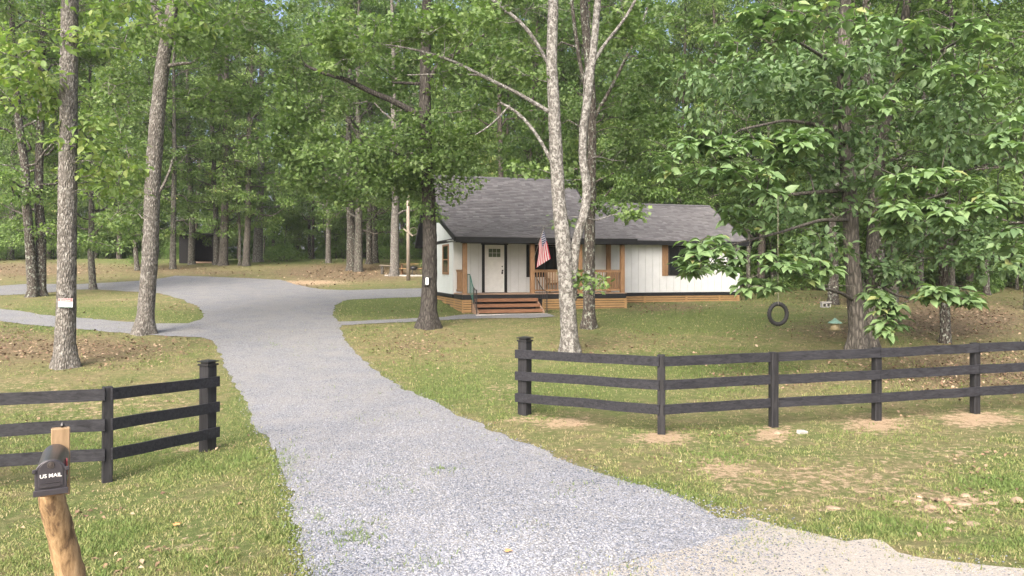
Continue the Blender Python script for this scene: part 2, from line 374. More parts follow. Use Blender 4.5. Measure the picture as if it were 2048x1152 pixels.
ISL = fract(isl+[isl[0]], .06, .3, 6)
def gravel(name, c0, c1, c2, soil, sf, sc=34):
    m = NT(name); v = m.coord(); vo = m.vor(v, sc, out='Color'); vd = m.vor(v, sc, out='Distance'); n = m.noise(v, 1.2, 5, .6); n2 = m.noise(v, 70, 3, .8)
    sep = m.n('ShaderNodeSeparateColor'); m.l(vo, sep.inputs[0])
    c = m.ramp(sep.outputs[0], [(.08, c0), (.4, c1), (.85, c2)])
    c = m.mix(m.math('MULTIPLY', m.ramp(vd, [(.45, (0, 0, 0)), (.75, (1, 1, 1))]), .55), c, tuple(x*.5 for x in c0))
    c = m.mix(m.math('MULTIPLY', n2, .4), c, c2)
    ff = m.ramp(m.math('ADD', m.math('MULTIPLY', n, 1.0), m.math('MULTIPLY', m.noise(v, 9, 4), .35)), [(.62-sf*.4, (0, 0, 0)), (.95-sf*.4, (1, 1, 1))])
    c = m.mix(m.math('MULTIPLY', ff, .55), c, soil)
    m.bump(m.math('SUBTRACT', m.math('MULTIPLY', sep.outputs[1], .6), vd), .8, .025); return m.fin(c, .85, .25)
M['gravel'] = gravel('gravel', (.07, .077, .094), (.145, .155, .175), (.25, .26, .28), (.23, .225, .21), .3, 48)
M['road_gravel'] = gravel('road_gravel', (.21, .20, .185), (.30, .287, .265), (.37, .355, .33), (.34, .315, .275), 1.2, 60)
sheet('driveway', [tuple(p) for p in DRIVE], [[tuple(p) for p in ISL]], .016, M['gravel'], .6)
rd = H2([(1500, 1042), (1560, 1062), (1640, 1076), (1690, 1086), (1730, 1081), (1770, 1086), (1800, 1106), (1850, 1122), (1930, 1132), (2048, 1136), (2300, 1140)])
rd = [(-60, 3.3), (-1.6, 3.6), (-1.0, 5.3), (-.3, 5.75)]+H2([(1150, 1149), (1250, 1127), (1400, 1088), (1480, 1056)])+rd+[(60, 9), (60, -3), (-60, -3)]
ROAD = fract(rd+[rd[0]], .045, .2, 8)
ROAD = [tuple(p) for p in ROAD]
sheet('road', ROAD, [], .0125, M['road_gravel'], 1.2)
pth = H2([(676, 645), (760, 641), (830, 638), (900, 634), (930, 630), (1100, 629), (1112, 634), (1060, 637), (960, 638), (880, 642), (780, 646), (684, 652)])
PATH = [tuple(p) for p in fract(pth+[pth[0]], .04, .25, 9)]
sheet('path', PATH, [], .022, M['gravel'], .5)
def on_gravel(x, y):
    g = inpoly(x, y, [tuple(p) for p in DRIVE]) & ~inpoly(x, y, [tuple(p) for p in ISL])
    return g, inpoly(x, y, ROAD), inpoly(x, y, PATH)

# ------------------------------------------------------------------ grass, weeds, litter, stones (uncountable: stuff)
def frustum_pts(n, y0, y1, rng, p=1.0, margin=420):
    """ground points spread with density falling with distance"""
    u = rng.random(n); Y = (y0**(-p)+u*(y1**(-p)-y0**(-p)))**(-1/p)
    px = rng.uniform(-margin, 2048+margin, n); return (px-1024)/F*Y, Y
HA = R(16.35); P0 = np.array([-2.06, 31.25]); UD = np.array([math.cos(HA), math.sin(HA)]); VD = np.array([-math.sin(HA), math.cos(HA)])
def in_house(x, y):
    dx, dy = x-P0[0], y-P0[1]; u = dx*UD[0]+dy*UD[1]; v_ = dx*VD[0]+dy*VD[1]
    return ((u > -.1) & (u < 14.4) & (v_ > 1.7) & (v_ < 9.9)) | ((u > -.1) & (u < 7.5) & (v_ > -.05) & (v_ < 2)) | ((u > .3) & (u < 3.4) & (v_ > -1.2) & (v_ < 2))
def blade_mesh(x, y, h, wd, lean, tint, rng):
    n = len(x); z = zg(x, y); az = rng.uniform(0, 2*math.pi, n); la = rng.uniform(0, 2*math.pi, n)
    w_ = np.stack([np.cos(az), np.sin(az), 0*az], 1)*wd[:, None]/2
    L = np.stack([np.cos(la)*lean, np.sin(la)*lean, np.ones(n)], 1); L /= np.linalg.norm(L, axis=1)[:, None]
    b = np.stack([x, y, z-.005], 1); mid = b+L*h[:, None]*.6; L2 = L.copy(); L2[:, 2] *= .45; tip = mid+L2*h[:, None]*.5
    V = np.stack([b-w_, b+w_, mid+w_*.7, mid-w_*.7, tip], 1).reshape(-1, 3)
    k = np.arange(n)[:, None]*5
    Fq = np.concatenate([k+np.array([[0, 1, 2]]), k+np.array([[0, 2, 3]]), k+np.array([[3, 2, 4]])])
    return V, Fq, np.repeat(tint, 5)
def make_grass():
    rng = np.random.default_rng(21)
    x, y = frustum_pts(680000, 4.2, 40, rng, .8)
    li, di, gr = zones(x, y); jx, jy = rng.normal(0, .10, (2, len(x))); g, r_, p_ = on_gravel(x+jx, y+jy); r_ = r_ & on_gravel(x+jx*4, y+jy*4+.1)[1]
    nz = N1.f(x, y, 1.6); nz2 = N2.f(x, y, .35, 3)
    gs = gr*.6+(nz-.5)*2.3+(nz2-.5)*1.0
    nz3 = N3.f(x, y, .16, 2)
    near = 1-sst(14, 28, y)
    keep = (rng.random(len(x)) < np.clip(.50+gs*1.2+(nz3-.5)*2.2*near-.55*li-1.3*di, .02, 1)) & ~in_house(x, y)
    wpx, wpy = proj(x, y, zg(x, y)); wz = blobs(wpx, wpy, WEED)
    weed = ((N3.f(x, y, .9, 3) > .64) & (rng.random(len(x)) < .10)) | (rng.random(len(x)) < .9*wz*(N2.f(x, y, .18, 2) > .5)) | ((wz > .5) & (N2.f(x, y, .22, 3) > .62))
    edge = (rng.random(len(x)) < .0)
    wk = (g | r_) & weed & ~p_
    keep = (keep & ~(g | r_ | p_)) | (wk & (rng.random(len(x)) < .8))
    gs = gs+(nz3-.5)*.9+wk*.7; x, y, gs, gr, di = x[keep], y[keep], gs[keep], gr[keep], di[keep]; n = len(x)
    h = rng.uniform(.018, .050, n)*(1+np.clip(gs, -.5, 1)*.7)*(1+y/60); wd = rng.uniform(.004, .009, n)*(1+y/14)
    tint = np.clip(.31+gs*.72+rng.normal(0, .22, n), 0, 1)
    V, Fq, t = blade_mesh(x, y, h, wd, rng.uniform(.1, 1.3, n), tint, rng)
    m = NT('grass_blade'); c = m.ramp(m.attr('tint'), [(0, (.36, .30, .18)), (.3, (.27, .265, .115)), (.62, (.175, .21, .07)), (1, (.115, .17, .048))])
    m.fin(c, .6, .2); tr = m.n('ShaderNodeBsdfTranslucent'); m.l(c, tr.inputs[0]); mx = m.n('ShaderNodeMixShader'); mx.inputs[0].default_value = .3
    m.l(m.b.outputs[0], mx.inputs[1]); m.l(tr.outputs[0], mx.inputs[2]); m.l(mx.outputs[0], m.out.inputs[0])
    tag(link('grass', mesh_np('grass', V, Fq, t), m.m), 'short patchy yard grass, green and straw coloured', 'grass', kind='stuff')
make_grass()
def make_litter():
    rng = np.random.default_rng(22)
    x, y = frustum_pts(200000, 5, 75, rng, .35)
    li, di, gr = zones(x, y); g, r_, p_ = on_gravel(x, y)
    keep = (rng.random(len(x)) < np.clip(li*1.05+(N1.f(x, y, 1.8)-.62)*.6, .0015, 1)*.85) & ~g & ~r_ & ~p_ & ~in_house(x, y)
    x, y = x[keep], y[keep]; n = len(x); z = zg(x, y)+rng.uniform(.006, .03, n)
    s = rng.uniform(.022, .055, n)*(1+y/28); az = rng.uniform(0, 6.28, n); tl = rng.normal(0, .35, (n, 2))
    d = np.stack([np.cos(az), np.sin(az), tl[:, 0]], 1); e = np.stack([-np.sin(az), np.cos(az), tl[:, 1]], 1)
    b = np.stack([x, y, z], 1); S = s[:, None]
    V = np.stack([b-d*S*.6, b+e*S*.38+[0, 0, .012], b+d*S*.6, b-e*S*.38+[0, 0, .012]], 1).reshape(-1, 3)
    k = np.arange(n)[:, None]*4
    Fq = np.concatenate([k+np.array([[0, 3, 2]]), k+np.array([[0, 2, 1]])])
    m = NT('dead_leaf'); c = m.ramp(m.attr('tint'), [(0, (.08, .05, .035)), (.5, (.18, .12, .078)), (.9, (.31, .23, .155)), (1, (.38, .30, .21))]); m.fin(c, .8, .15)
    tag(link('leaf_litter', mesh_np('leaf_litter', V, Fq, np.repeat(rng.random(n), 4)), m.m), 'fallen brown leaves strewn under the trees', 'leaf litter', kind='stuff')
make_litter()
def stone_mesh(x, y, z, s, rng, flat=.6):
    base = np.array([(1, 0, 0), (.3, .9, 0), (-.8, .6, 0), (-.8, -.55, 0), (.35, -.9, 0), (.1, .1, .8), (-.3, -.2, .6)])
    Fb = np.array([(0, 1, 5), (1, 2, 5), (2, 6, 5), (2, 3, 6), (3, 4, 6), (4, 0, 5), (4, 5, 6)])
    n = len(x); az = rng.uniform(0, 6.28, n); V = base[None]*(1+rng.normal(0, .22, (n, 7, 3))); V[:, :, 2] *= flat
    c, s_ = np.cos(az)[:, None], np.sin(az)[:, None]
    X = V[..., 0]*c-V[..., 1]*s_; Y = V[..., 0]*s_+V[..., 1]*c; V = np.stack([X, Y, V[..., 2]], -1)*s[:, None, None]
    V += np.stack([x, y, z-s*.12], 1)[:, None]
    return V.reshape(-1, 3), (Fb[None]+np.arange(n)[:, None, None]*7).reshape(-1, 3)
def make_stones():
    rng = np.random.default_rng(23)
    x, y = frustum_pts(330000, 5.2, 28, rng, 1.0)
    g, r_, p_ = on_gravel(x, y)
    jj = np.where((y < 9) & (x > .2), .32, .10); x2 = x+rng.normal(0, 1, len(x))*jj; y2 = y+rng.normal(0, 1, len(x))*jj*.8
    keep = g | (p_ & (rng.random(len(x)) < .6)) | (r_ & (rng.random(len(x)) < .15*np.clip((N2.f(x, y, .9)-.35)*4, .1, 1)))
    gA = on_gravel(x-.2, y+.3)[0]; gB = on_gravel(x-.5, y+.6)[0]; q_ = rng.random(len(x))
    keep |= r_ & ((gA & (q_ < .6)) | (gB & (q_ < .25)))
    x, y, isr = x2[keep], y2[keep], r_[keep]; n = len(x)
    s = rng.uniform(.005, .0135, n)*(1+y/50)*np.where(isr, .8, 1)
    V, Fq = stone_mesh(x, y, zg(x, y)+.018, s, rng)
    m = NT('loose_gravel'); c = m.ramp(m.attr('tint'), [(0, (.045, .052, .07)), (.25, (.10, .112, .137)), (.5, (.158, .17, .196)), (.9, (.225, .238, .265)), (1, (.275, .28, .285))]); m.fin(c, .8, .3)
    tag(link('gravel_stones', mesh_np('gravel_stones', V, Fq, np.repeat(np.clip(rng.random(n)+(N1.f(x, y, 2.2)-.5)*.5+(N2.f(x, y, .7)-.5)*.4, 0, 1), 7)), m.m), 'crushed blue grey stone spread over the driveway', 'gravel', kind='stuff')
make_stones()

# ------------------------------------------------------------------ leaves
def leaf_simple(): return np.array([(0, 0, 0), (.45, .27, .07), (1, 0, -.12), (.45, -.27, .07)]), np.array([(0, 3, 2), (0, 2, 1)])
def leaf_big():
    V = [(0, 0, 0), (.35, 0, .03), (.7, 0, -.03), (1.0, 0, -.2), (.3, .2, .09), (.62, .24, .07), (.86, .1, -.07), (.3, -.2, .09), (.62, -.24, .07), (.86, -.1, -.07)]
    return np.array(V), np.array([(0, 1, 4), (1, 5, 4), (1, 2, 5), (2, 6, 5), (2, 3, 6), (0, 7, 1), (1, 7, 8), (1, 8, 2), (2, 8, 9), (2, 9, 3)])
def leaf_lobed():
    P = [(0, 0), (.12, .3), (.32, .16), (.5, .48), (.66, .16), (1, 0), (.66, -.16), (.5, -.48), (.32, -.16), (.12, -.3)]
    V = [(x, y, .10*abs(y)-.1*x*x) for x, y in P]+[(.4, 0, -.02)]
    return np.array(V), np.array([(i, 10, (i+1) % 10)[::-1] for i in range(10)])
LT = {'simple': leaf_simple(), 'big': leaf_big(), 'lobed': leaf_lobed()}
def place_leaves(kind, pos, fwd, up, size, tint):
    Vb, Fb = LT[kind]; n = len(pos)
    fwd = fwd/(np.linalg.norm(fwd, axis=1)[:, None]+1e-9)
    s = np.cross(up, fwd); s /= np.linalg.norm(s, axis=1)[:, None]+1e-9; u = np.cross(fwd, s)
    V = pos[:, None]+size[:, None, None]*(Vb[None, :, 0:1]*fwd[:, None]+Vb[None, :, 1:2]*s[:, None]+Vb[None, :, 2:3]*u[:, None])
    k = len(Vb); return V.reshape(-1, 3), (Fb[None]+np.arange(n)[:, None, None]*k).reshape(-1, 3), np.repeat(tint, k)
def cluster_leaves(C, rad, nper, kind, size, rng, flat=.5, tb=.45, tv=.16, droop=.25):
    """C (k,3) cluster centres, rad (k,), nper leaves each"""
    k = len(C); n = k*nper; ci = np.repeat(np.arange(k), nper)
    d = rng.normal(0, 1, (n, 3)); d /= np.linalg.norm(d, axis=1)[:, None]; r = rng.random(n)**.45
    off = d*r[:, None]*rad[ci][:, None]; off[:, 2] *= flat
    pos = C[ci]+off
    fwd = off*[1, 1, .4]/(rad[ci][:, None]+1e-6)+rng.normal(0, .55, (n, 3)); fwd[:, 2] -= droop
    up = rng.normal(0, .5, (n, 3))+[0, 0, 1.1]
    ct = rng.normal(0, tv*.6, k)
    tint = np.clip(tb+ct[ci]+rng.normal(0, tv, n), 0, 1)
    return place_leaves(kind, pos, fwd, up, size*rng.uniform(.65, 1.25, n), tint)
def rosettes(C, rng, size, nl=(7, 11), tb=.5, axis=None):
    P = []; Fd = []; U = []; S = []; T = []
    for c in C:
        n = rng.integers(*nl); a0 = rng.uniform(0, 6.28); tilt = rng.normal(0, .3, 3)+[0, 0, 1]; tilt = tilt/np.linalg.norm(tilt); t0 = rng.normal(tb, .12)
        for i in range(n):
            a = a0+i*2*math.pi/n*1.0+rng.normal(0, .25); el = rng.uniform(-.75, .15)
            f = np.array([math.cos(a), math.sin(a), 0])*math.cos(el)+np.array([0, 0, math.sin(el)]); f = f-tilt*(f@tilt)*.5
            P.append(c+f*.03+[0, 0, rng.uniform(-.05, .03)]); Fd.append(f); U.append(np.array([0, 0, 1])+rng.normal(0, .28, 3)); S.append(size*rng.uniform(.6, 1.15)); T.append(np.clip(t0+rng.normal(0, .14)+(.3 if rng.random() < .012 else 0), 0, 1))
    return place_leaves('big', np.array(P), np.array(Fd), np.array(U), np.array(S), np.array(T))

def curve_pts(a, b, sag, n, rng, wob=.06):
    a = np.array(a, float); b = np.array(b, float); t = np.linspace(0, 1, n)[:, None]; L = np.linalg.norm(b-a)
    P = a+(b-a)*t; P[:, 2] += (sag*L*4*t*(1-t))[:, 0]
    nz = np.cumsum(rng.normal(0, 1, (n, 3)), 0); nz -= nz[0]+(nz[-1]-nz[0])*t
    return P+nz*wob*L/n**.5*.5

# ------------------------------------------------------------------ generic woodland tree (local coordinates, built once, copied)
def gen_tree(seed, Ht, cb, Rc, tr, nlimb, nper, lsize, kind='simple', flat=.5, tb=.45, lean=.03, sub=3, crad=.8):
    rng = np.random.default_rng(seed); n = 14; t = np.linspace(0, 1, n)
    lx, ly = rng.normal(0, lean, 2)*Ht
    tp = np.stack([lx*t**1.3+np.cumsum(rng.normal(0, .05, n)), ly*t**1.3+np.cumsum(rng.normal(0, .05, n)), Ht*.95*t], 1); tp[0] = (0, 0, -.25); tp[1, 2] = .35
    rad = tr*(1-.82*t)**.9; rad[0] *= 1.55; rad[1] *= 1.12
    parts = [tube_np(tp, rad, 9, .03, rng)]; C = []; Rr = []
    for i in range(nlimb):
        h = cb+(Ht-cb)*((i+.5)/nlimb)**.9*.97; az = i*2.4+rng.normal(0, .4); u = (h-cb)/(Ht-cb)
        Ln = Rc*(.35+.65*math.sin(math.pi*(.15+.57*(1-u))))*rng.uniform(.7, 1.15)*(1 if u < .85 else .6)
        a = np.array([np.interp(h, tp[:, 2], tp[:, 0]), np.interp(h, tp[:, 2], tp[:, 1]), h]); el = rng.uniform(-.28, .35)+u*.85
        e = a+Ln*np.array([math.cos(az)*math.cos(el), math.sin(az)*math.cos(el), math.sin(el)])
        P = curve_pts(a, e, .05, 7, rng, .3); r0 = max(.02, tr*.34*(1-u*.7)); parts.append(tube_np(P, np.linspace(r0, .012, 7), 5))
        for j in range(sub):
            f = rng.uniform(.35, 1); q = P[0]+(P[-1]-P[0])*f; q = P[min(6, int(f*6))]
            o = rng.normal(0, 1, 3)*[1, 1, .45]; o = o/np.linalg.norm(o)*rng.uniform(.3, 1.1)*Rc*.3
            c = q+o; parts.append(tube_np(curve_pts(q, c, .05, 4, rng, .2), np.linspace(.022, .008, 4), 4)); C.append(c); Rr.append(rng.uniform(.7, 1.25)*crad)
        C.append(e); Rr.append(crad*rng.uniform(.8, 1.2))
    V, Fq = cat_np(parts)
    tm = mesh_np('trunk', V, Fq); tm.polygons.foreach_set('use_smooth', [True]*len(tm.polygons))
    LV, LF, T = cluster_leaves(np.array(C), np.array(Rr), nper, kind, lsize, rng, flat, tb)
    return tm, mesh_np('crown', LV, LF, T)
def gen_shrub(seed, Rr, Hh, ncl, nper, ls):
    rng = np.random.default_rng(seed); C = []; parts = []
    for i in range(ncl):
        a = rng.uniform(0, 6.28); r = Rr*rng.random()**.5; c = np.array([math.cos(a)*r, math.sin(a)*r, Hh*rng.uniform(.25, 1)*(1-.5*(r/Rr)**2)])
        C.append(c); parts.append(tube_np(curve_pts((rng.normal(0, .1), rng.normal(0, .1), -.1), c, .05, 5, rng, .2), np.linspace(.022, .006, 5), 4))
    V, Fq = cat_np(parts); tm = mesh_np('stem', V, Fq)
    LV, LF, T = cluster_leaves(np.array(C), rng.uniform(.25, .5, ncl)*Rr, nper, 'simple', ls, rng, .6, .5)
    return tm, mesh_np('foliage', LV, LF, T)
def mk_template(name, tms, bark, leaf, label, cat, group, pn=('trunk', 'crown')):
    tm, cm = tms; tm.materials.append(M[bark]); cm.materials.append(M[leaf])
    return (name, tm, cm, label, cat, group, pn)
def inst(tpl, loc, rz, sc, label=None, group=None, scz=None, bark=None):
    name, tm, cm, lb, cat, grp, pn = tpl
    e = empty(name, loc, rz, label or lb, cat, group or grp); e.scale = (sc, sc, scz or sc)
    for n_, d in zip(pn, (tm, cm)):
        o = bpy.data.objects.new(n_, d); COL.objects.link(o); o.parent = e
        if bark and n_ == 'trunk': o.material_slots[0].link = 'OBJECT'; o.material_slots[0].material = M[bark]
    return e
TL = 'tall leafy tree of the dense woods beyond the yard'; TG = 'trees of the woods beyond the yard'
tall = [mk_template('forest_tree', gen_tree(100+i, Ht, cb, Rc, tr, nl, npr, .24, tb=tb), b, lf, TL, 'tree', TG) for i, (Ht, cb, Rc, tr, nl, npr, tb, b, lf) in enumerate([
    (23, 3.6, 4.4, .20, 30, 95, .42, 'bark_back', 'leaf_mid'), (21, 2.6, 4.2, .17, 30, 95, .5, 'bark_back', 'leaf_mid'), (25, 4.5, 4.6, .22, 30, 100, .4, 'bark_back', 'leaf_oak'),
    (18, 2.2, 3.9, .14, 30, 90, .55, 'bark_mid', 'leaf_mid'), (22, 3.0, 4.5, .18, 30, 95, .5, 'bark_dark', 'leaf_oak'), (20, 2.4, 4.0, .16, 30, 105, .4, 'bark_back', 'leaf_bright')])]
UL = 'slender young tree with layered leaves at the edge of the woods'; UG = 'understory trees at the edge of the woods'
under = [mk_template('young_tree', gen_tree(200+i, Ht, cb, Rc, tr, nl, 85, .2, flat=.35, tb=tb, crad=.7), 'bark_mid', lf, UL, 'tree', UG) for i, (Ht, cb, Rc, tr, nl, tb, lf) in enumerate([
    (9, 1.6, 2.6, .07, 20, .55, 'leaf_mid'), (7, 1.0, 2.3, .055, 17, .6, 'leaf_shrub'), (10, 2.5, 2.9, .08, 20, .6, 'leaf_bright')])]
SG = 'bushes along the edge of the woods'; SL = 'low leafy bush growing along the edge of the woods'
shrubs = [mk_template('bush', gen_shrub(300+i, r, h, nc, 110, .15), 'bark_mid', 'leaf_shrub', SL, 'bush', SG, ('stem', 'foliage')) for i, (r, h, nc) in enumerate([(1.5, 1.5, 16), (1.1, 1.0, 12), (1.8, 2.1, 20)])]

# woods
rng = np.random.default_rng(77)
placed = []
def ok(x, y, dmin): return all((x-a)**2+(y-b)**2 > dmin**2 for a, b in placed)
def clear(x, y):
    if in_house(np.array([x]), np.array([y]))[0]: return False
    k = x/y*F+1024
    edge = np.interp(k, [-400, 0, 300, 860, 900, 1480, 1500, 2048, 2500], [66, 68, 74, 74, 47, 47, 47, 42, 38])
    return y > edge
cnt = 0; tries = 0
while cnt < 135 and tries < 6000:
    tries += 1
    Y = 40+68*rng.random()**1.1; X = rng.uniform(-.76, .80)*Y
    if not clear(X, Y) or not ok(X, Y, 3.3): continue
    placed.append((X, Y)); inst(tall[rng.integers(6)], (X, Y, zgf(X, Y)-.1), rng.uniform(0, 6.28), rng.uniform(.9, 1.15), scz=rng.uniform(1.12, 1.42)*(1+max(0, Y-68)/110)); cnt += 1
cnt = 0; tries = 0
while cnt < 135 and tries < 9000:
    tries += 1
    Y = 42+46*rng.random(); X = rng.uniform(-.76, .80)*Y
    if not clear(X, Y) or not ok(X, Y, 1.5): continue
    placed.append((X, Y)); inst(under[rng.integers(3)], (X, Y, zgf(X, Y)-.05), rng.uniform(0, 6.28), rng.uniform(.8, 1.25)); cnt += 1
cnt = 0; tries = 0
while cnt < 150 and tries < 6000:
    tries += 1
    Y = 43+42*rng.random(); X = rng.uniform(-.74, .78)*Y
    if not clear(X, Y+.5) or not ok(X, Y, 1.2): continue
    placed.append((X, Y)); inst(shrubs[rng.integers(3)], (X, Y, zgf(X, Y)-.05), rng.uniform(0, 6.28), rng.uniform(.7, 1.3)); cnt += 1
# far wood, one mass closing the view
def far_wood():
    rng = np.random.default_rng(5); n = 2000
    Y = rng.uniform(106, 122, n); X = rng.uniform(-100, 105, n); Z = 2+31*rng.random(n)**1.15; Z[:450] = rng.uniform(1.5, 7, 450)
    V, Fq, T = cluster_leaves(np.stack([X, Y, Z], 1), rng.uniform(2.0, 3.4, n), 110, 'simple', .75, rng, .6, .45)
    tag(link('distant_woods', mesh_np('distant_woods', V, Fq, T), M['leaf_mid']), 'far mass of green woods closing the view', 'woods', kind='stuff')
far_wood()

# trees standing singly in the clearing, placed where their trunks meet the ground
def yard_tree(px, py, wpx, H_, cb, Rc, bark, leaf, label, seed, lean=(0, 0), tb=.5, nl=30, npr=95, ls=.21, kind='simple', name='yard_tree', group=None, crad=.8, flat=.42):
    p = hit(px, py); Y = p[1]; tr = wpx/F*Y/2
    tm, cm = gen_tree(seed, H_*1.25, max(2.0, cb*.72), Rc, tr, nl, npr, ls, kind, flat, tb, .02, crad=crad)
    tm.materials.append(M[bark]); cm.materials.append(M[leaf])
    e = empty(name, p, 0, label, 'tree', group)
    e.rotation_euler = (lean[1], lean[0], 0)
    for n_, d in (('trunk', tm), ('crown', cm)):
        o = bpy.data.objects.new(n_, d); COL.objects.link(o); o.parent = e
    return e
yt = [
 (62, 594, 20, 17, 3.6, 4.5, 'bark_dark', 'leaf_mid', 'dark trunk, left stem of the close pair beyond the gravel loop', (-.02, 0)),
 (84, 592, 20, 18, 4.2, 4.5, 'bark_dark', 'leaf_bright', 'dark trunk, right stem of the close pair beyond the gravel loop', (.01, 0)),
 (187, 579, 13, 13, 3.4, 3.6, 'bark_mid', 'leaf_bright', 'thin grey tree at the upper edge of the grass island', (0, 0)),
 (22, 519, 12, 19, 3.6, 4, 'bark_dark', 'leaf_mid', 'dark tree at the far left edge of the clearing', (0, 0)),
 (42, 517, 14, 19, 3.2, 4, 'bark_brown', 'leaf_mid', 'brown tree just right of the far left dark tree', (0, 0)),
 (276, 541, 9, 14, 3.2, 3.5, 'bark_dark', 'leaf_bright', 'thin dark tree leaning left behind the leaning pale trunk', (-.08, 0)),
 (290, 536, 9, 15, 3.2, 3.5, 'bark_dark', 'leaf_mid', 'thin dark upright tree beside the leaning one', (0, 0)),
 (346, 538, 12, 19, 4, 4, 'bark_mid', 'leaf_bright', 'straight brown tree just left of the black shed', (0, 0)),
 (385, 529, 13, 18, 3.2, 3.6, 'bark_mid', 'leaf_bright', 'brown tree standing in front of the black shed', (0, 0)),
 (432, 530, 12, 19, 4, 4, 'bark_mid', 'leaf_mid', 'left one of the two trees at the right end of the shed', (-.01, 0)),
 (447, 531, 17, 21, 5, 4.4, 'bark_brown', 'leaf_bright', 'thicker right one of the two trees at the right end of the shed', (.03, 0)),
 (478, 531, 6, 12, 4, 2.6, 'bark_mid', 'leaf_bright', 'very thin sapling between the shed trees and the leaning tree', (-.03, 0)),
 (493, 532, 14, 19, 5, 4.2, 'bark_brown', 'leaf_mid', 'brown tree leaning right in front of the pale straight trunk', (.05, 0)),
 (517, 524, 18, 22, 6, 4.4, 'bark_pale', 'leaf_bright', 'pale straight trunk at the back of the clearing', (0, 0)),
 (656, 526, 10, 20, 5, 4, 'bark_grey', 'leaf_mid', 'slim grey tree alone at the back of the clearing', (-.01, 0)),
 (702, 541, 18, 18, 4.6, 4.6, 'bark_dark', 'leaf_oak', 'dark trunk at the left of the leaf mound', (0, 0)),
 (717, 543, 17, 19, 3.6, 4.6, 'bark_mid', 'leaf_oak', 'mossy trunk touching the dark trunk on the leaf mound', (.01, 0)),
 (737, 528, 12, 19, 5, 4, 'bark_dark', 'leaf_mid', 'dark slim tree behind the leaf mound, left one', (0, 0)),
 (750, 526, 15, 21, 5, 4, 'bark_dark', 'leaf_oak', 'dark thicker tree behind the leaf mound, right one', (0, 0)),
 (787, 552, 18, 19, 5, 4.6, 'bark_grey', 'leaf_oak', 'grey mottled tree beside the picnic tables', (.01, 0)),
 (1500, 577, 8, 14, 5, 3, 'bark_mid', 'leaf_mid', 'thin trunk just right of the cabin end wall', (0, 0)),
 (1548, 572, 10, 18, 5, 3.6, 'bark_grey', 'leaf_mid', 'thin grey trunk behind the tyre swing', (0, 0)),
 (1612, 574, 12, 20, 5, 3.8, 'bark_grey', 'leaf_oak', 'grey trunk in the woods left of the concrete blocks', (0, 0)),
 (1665, 609, 20, 18, 4.6, 4, 'bark_dark', 'leaf_oak', 'dark trunk beside the concrete blocks', (-.01, 0)),
 (1752, 614, 30, 20, 6, 4.6, 'bark_dark', 'leaf_oak', 'thick dark trunk behind the twin trunk by the fence', (-.01, 0)),
 (1786, 604, 16, 18, 5, 3.6, 'bark_mid', 'leaf_mid', 'brown trunk right of the thick dark trunk', (0, 0)),
 (1838, 592, 12, 17, 5, 3.6, 'bark_dark', 'leaf_mid', 'slim dark trunk in the right woods', (.01, 0)),
 (1888, 686, 19, 13, 3.2, 2.6, 'bark_dark', 'leaf_oak', 'slim dark tree standing right behind the long fence', (0, 0)),
 (1975, 590, 12, 18, 4, 3.8, 'bark_dark', 'leaf_mid', 'dark slim trunk at the right edge of the woods', (0, 0)),
 (2060, 620, 16, 17, 3.6, 4, 'bark_dark', 'leaf_oak', 'dark tree at the right edge of the picture', (0, 0)),
]
for i, (px, py, wpx, H_, cb, Rc, bk, lf, lab, ln) in enumerate(yt):
    yard_tree(px, py, wpx, H_, cb, Rc, bk, lf, lab, 400+i, ln, tb=.5)
inst(shrubs[0], hit(565, 522), 1.0, 1.25, 'pale bush at the back of the clearing right of the pale trunk', 'bushes in the clearing')
inst(shrubs[2], hit(286, 534), 2.0, .6, 'small bush at the foot of the thin dark trees', 'bushes in the clearing')

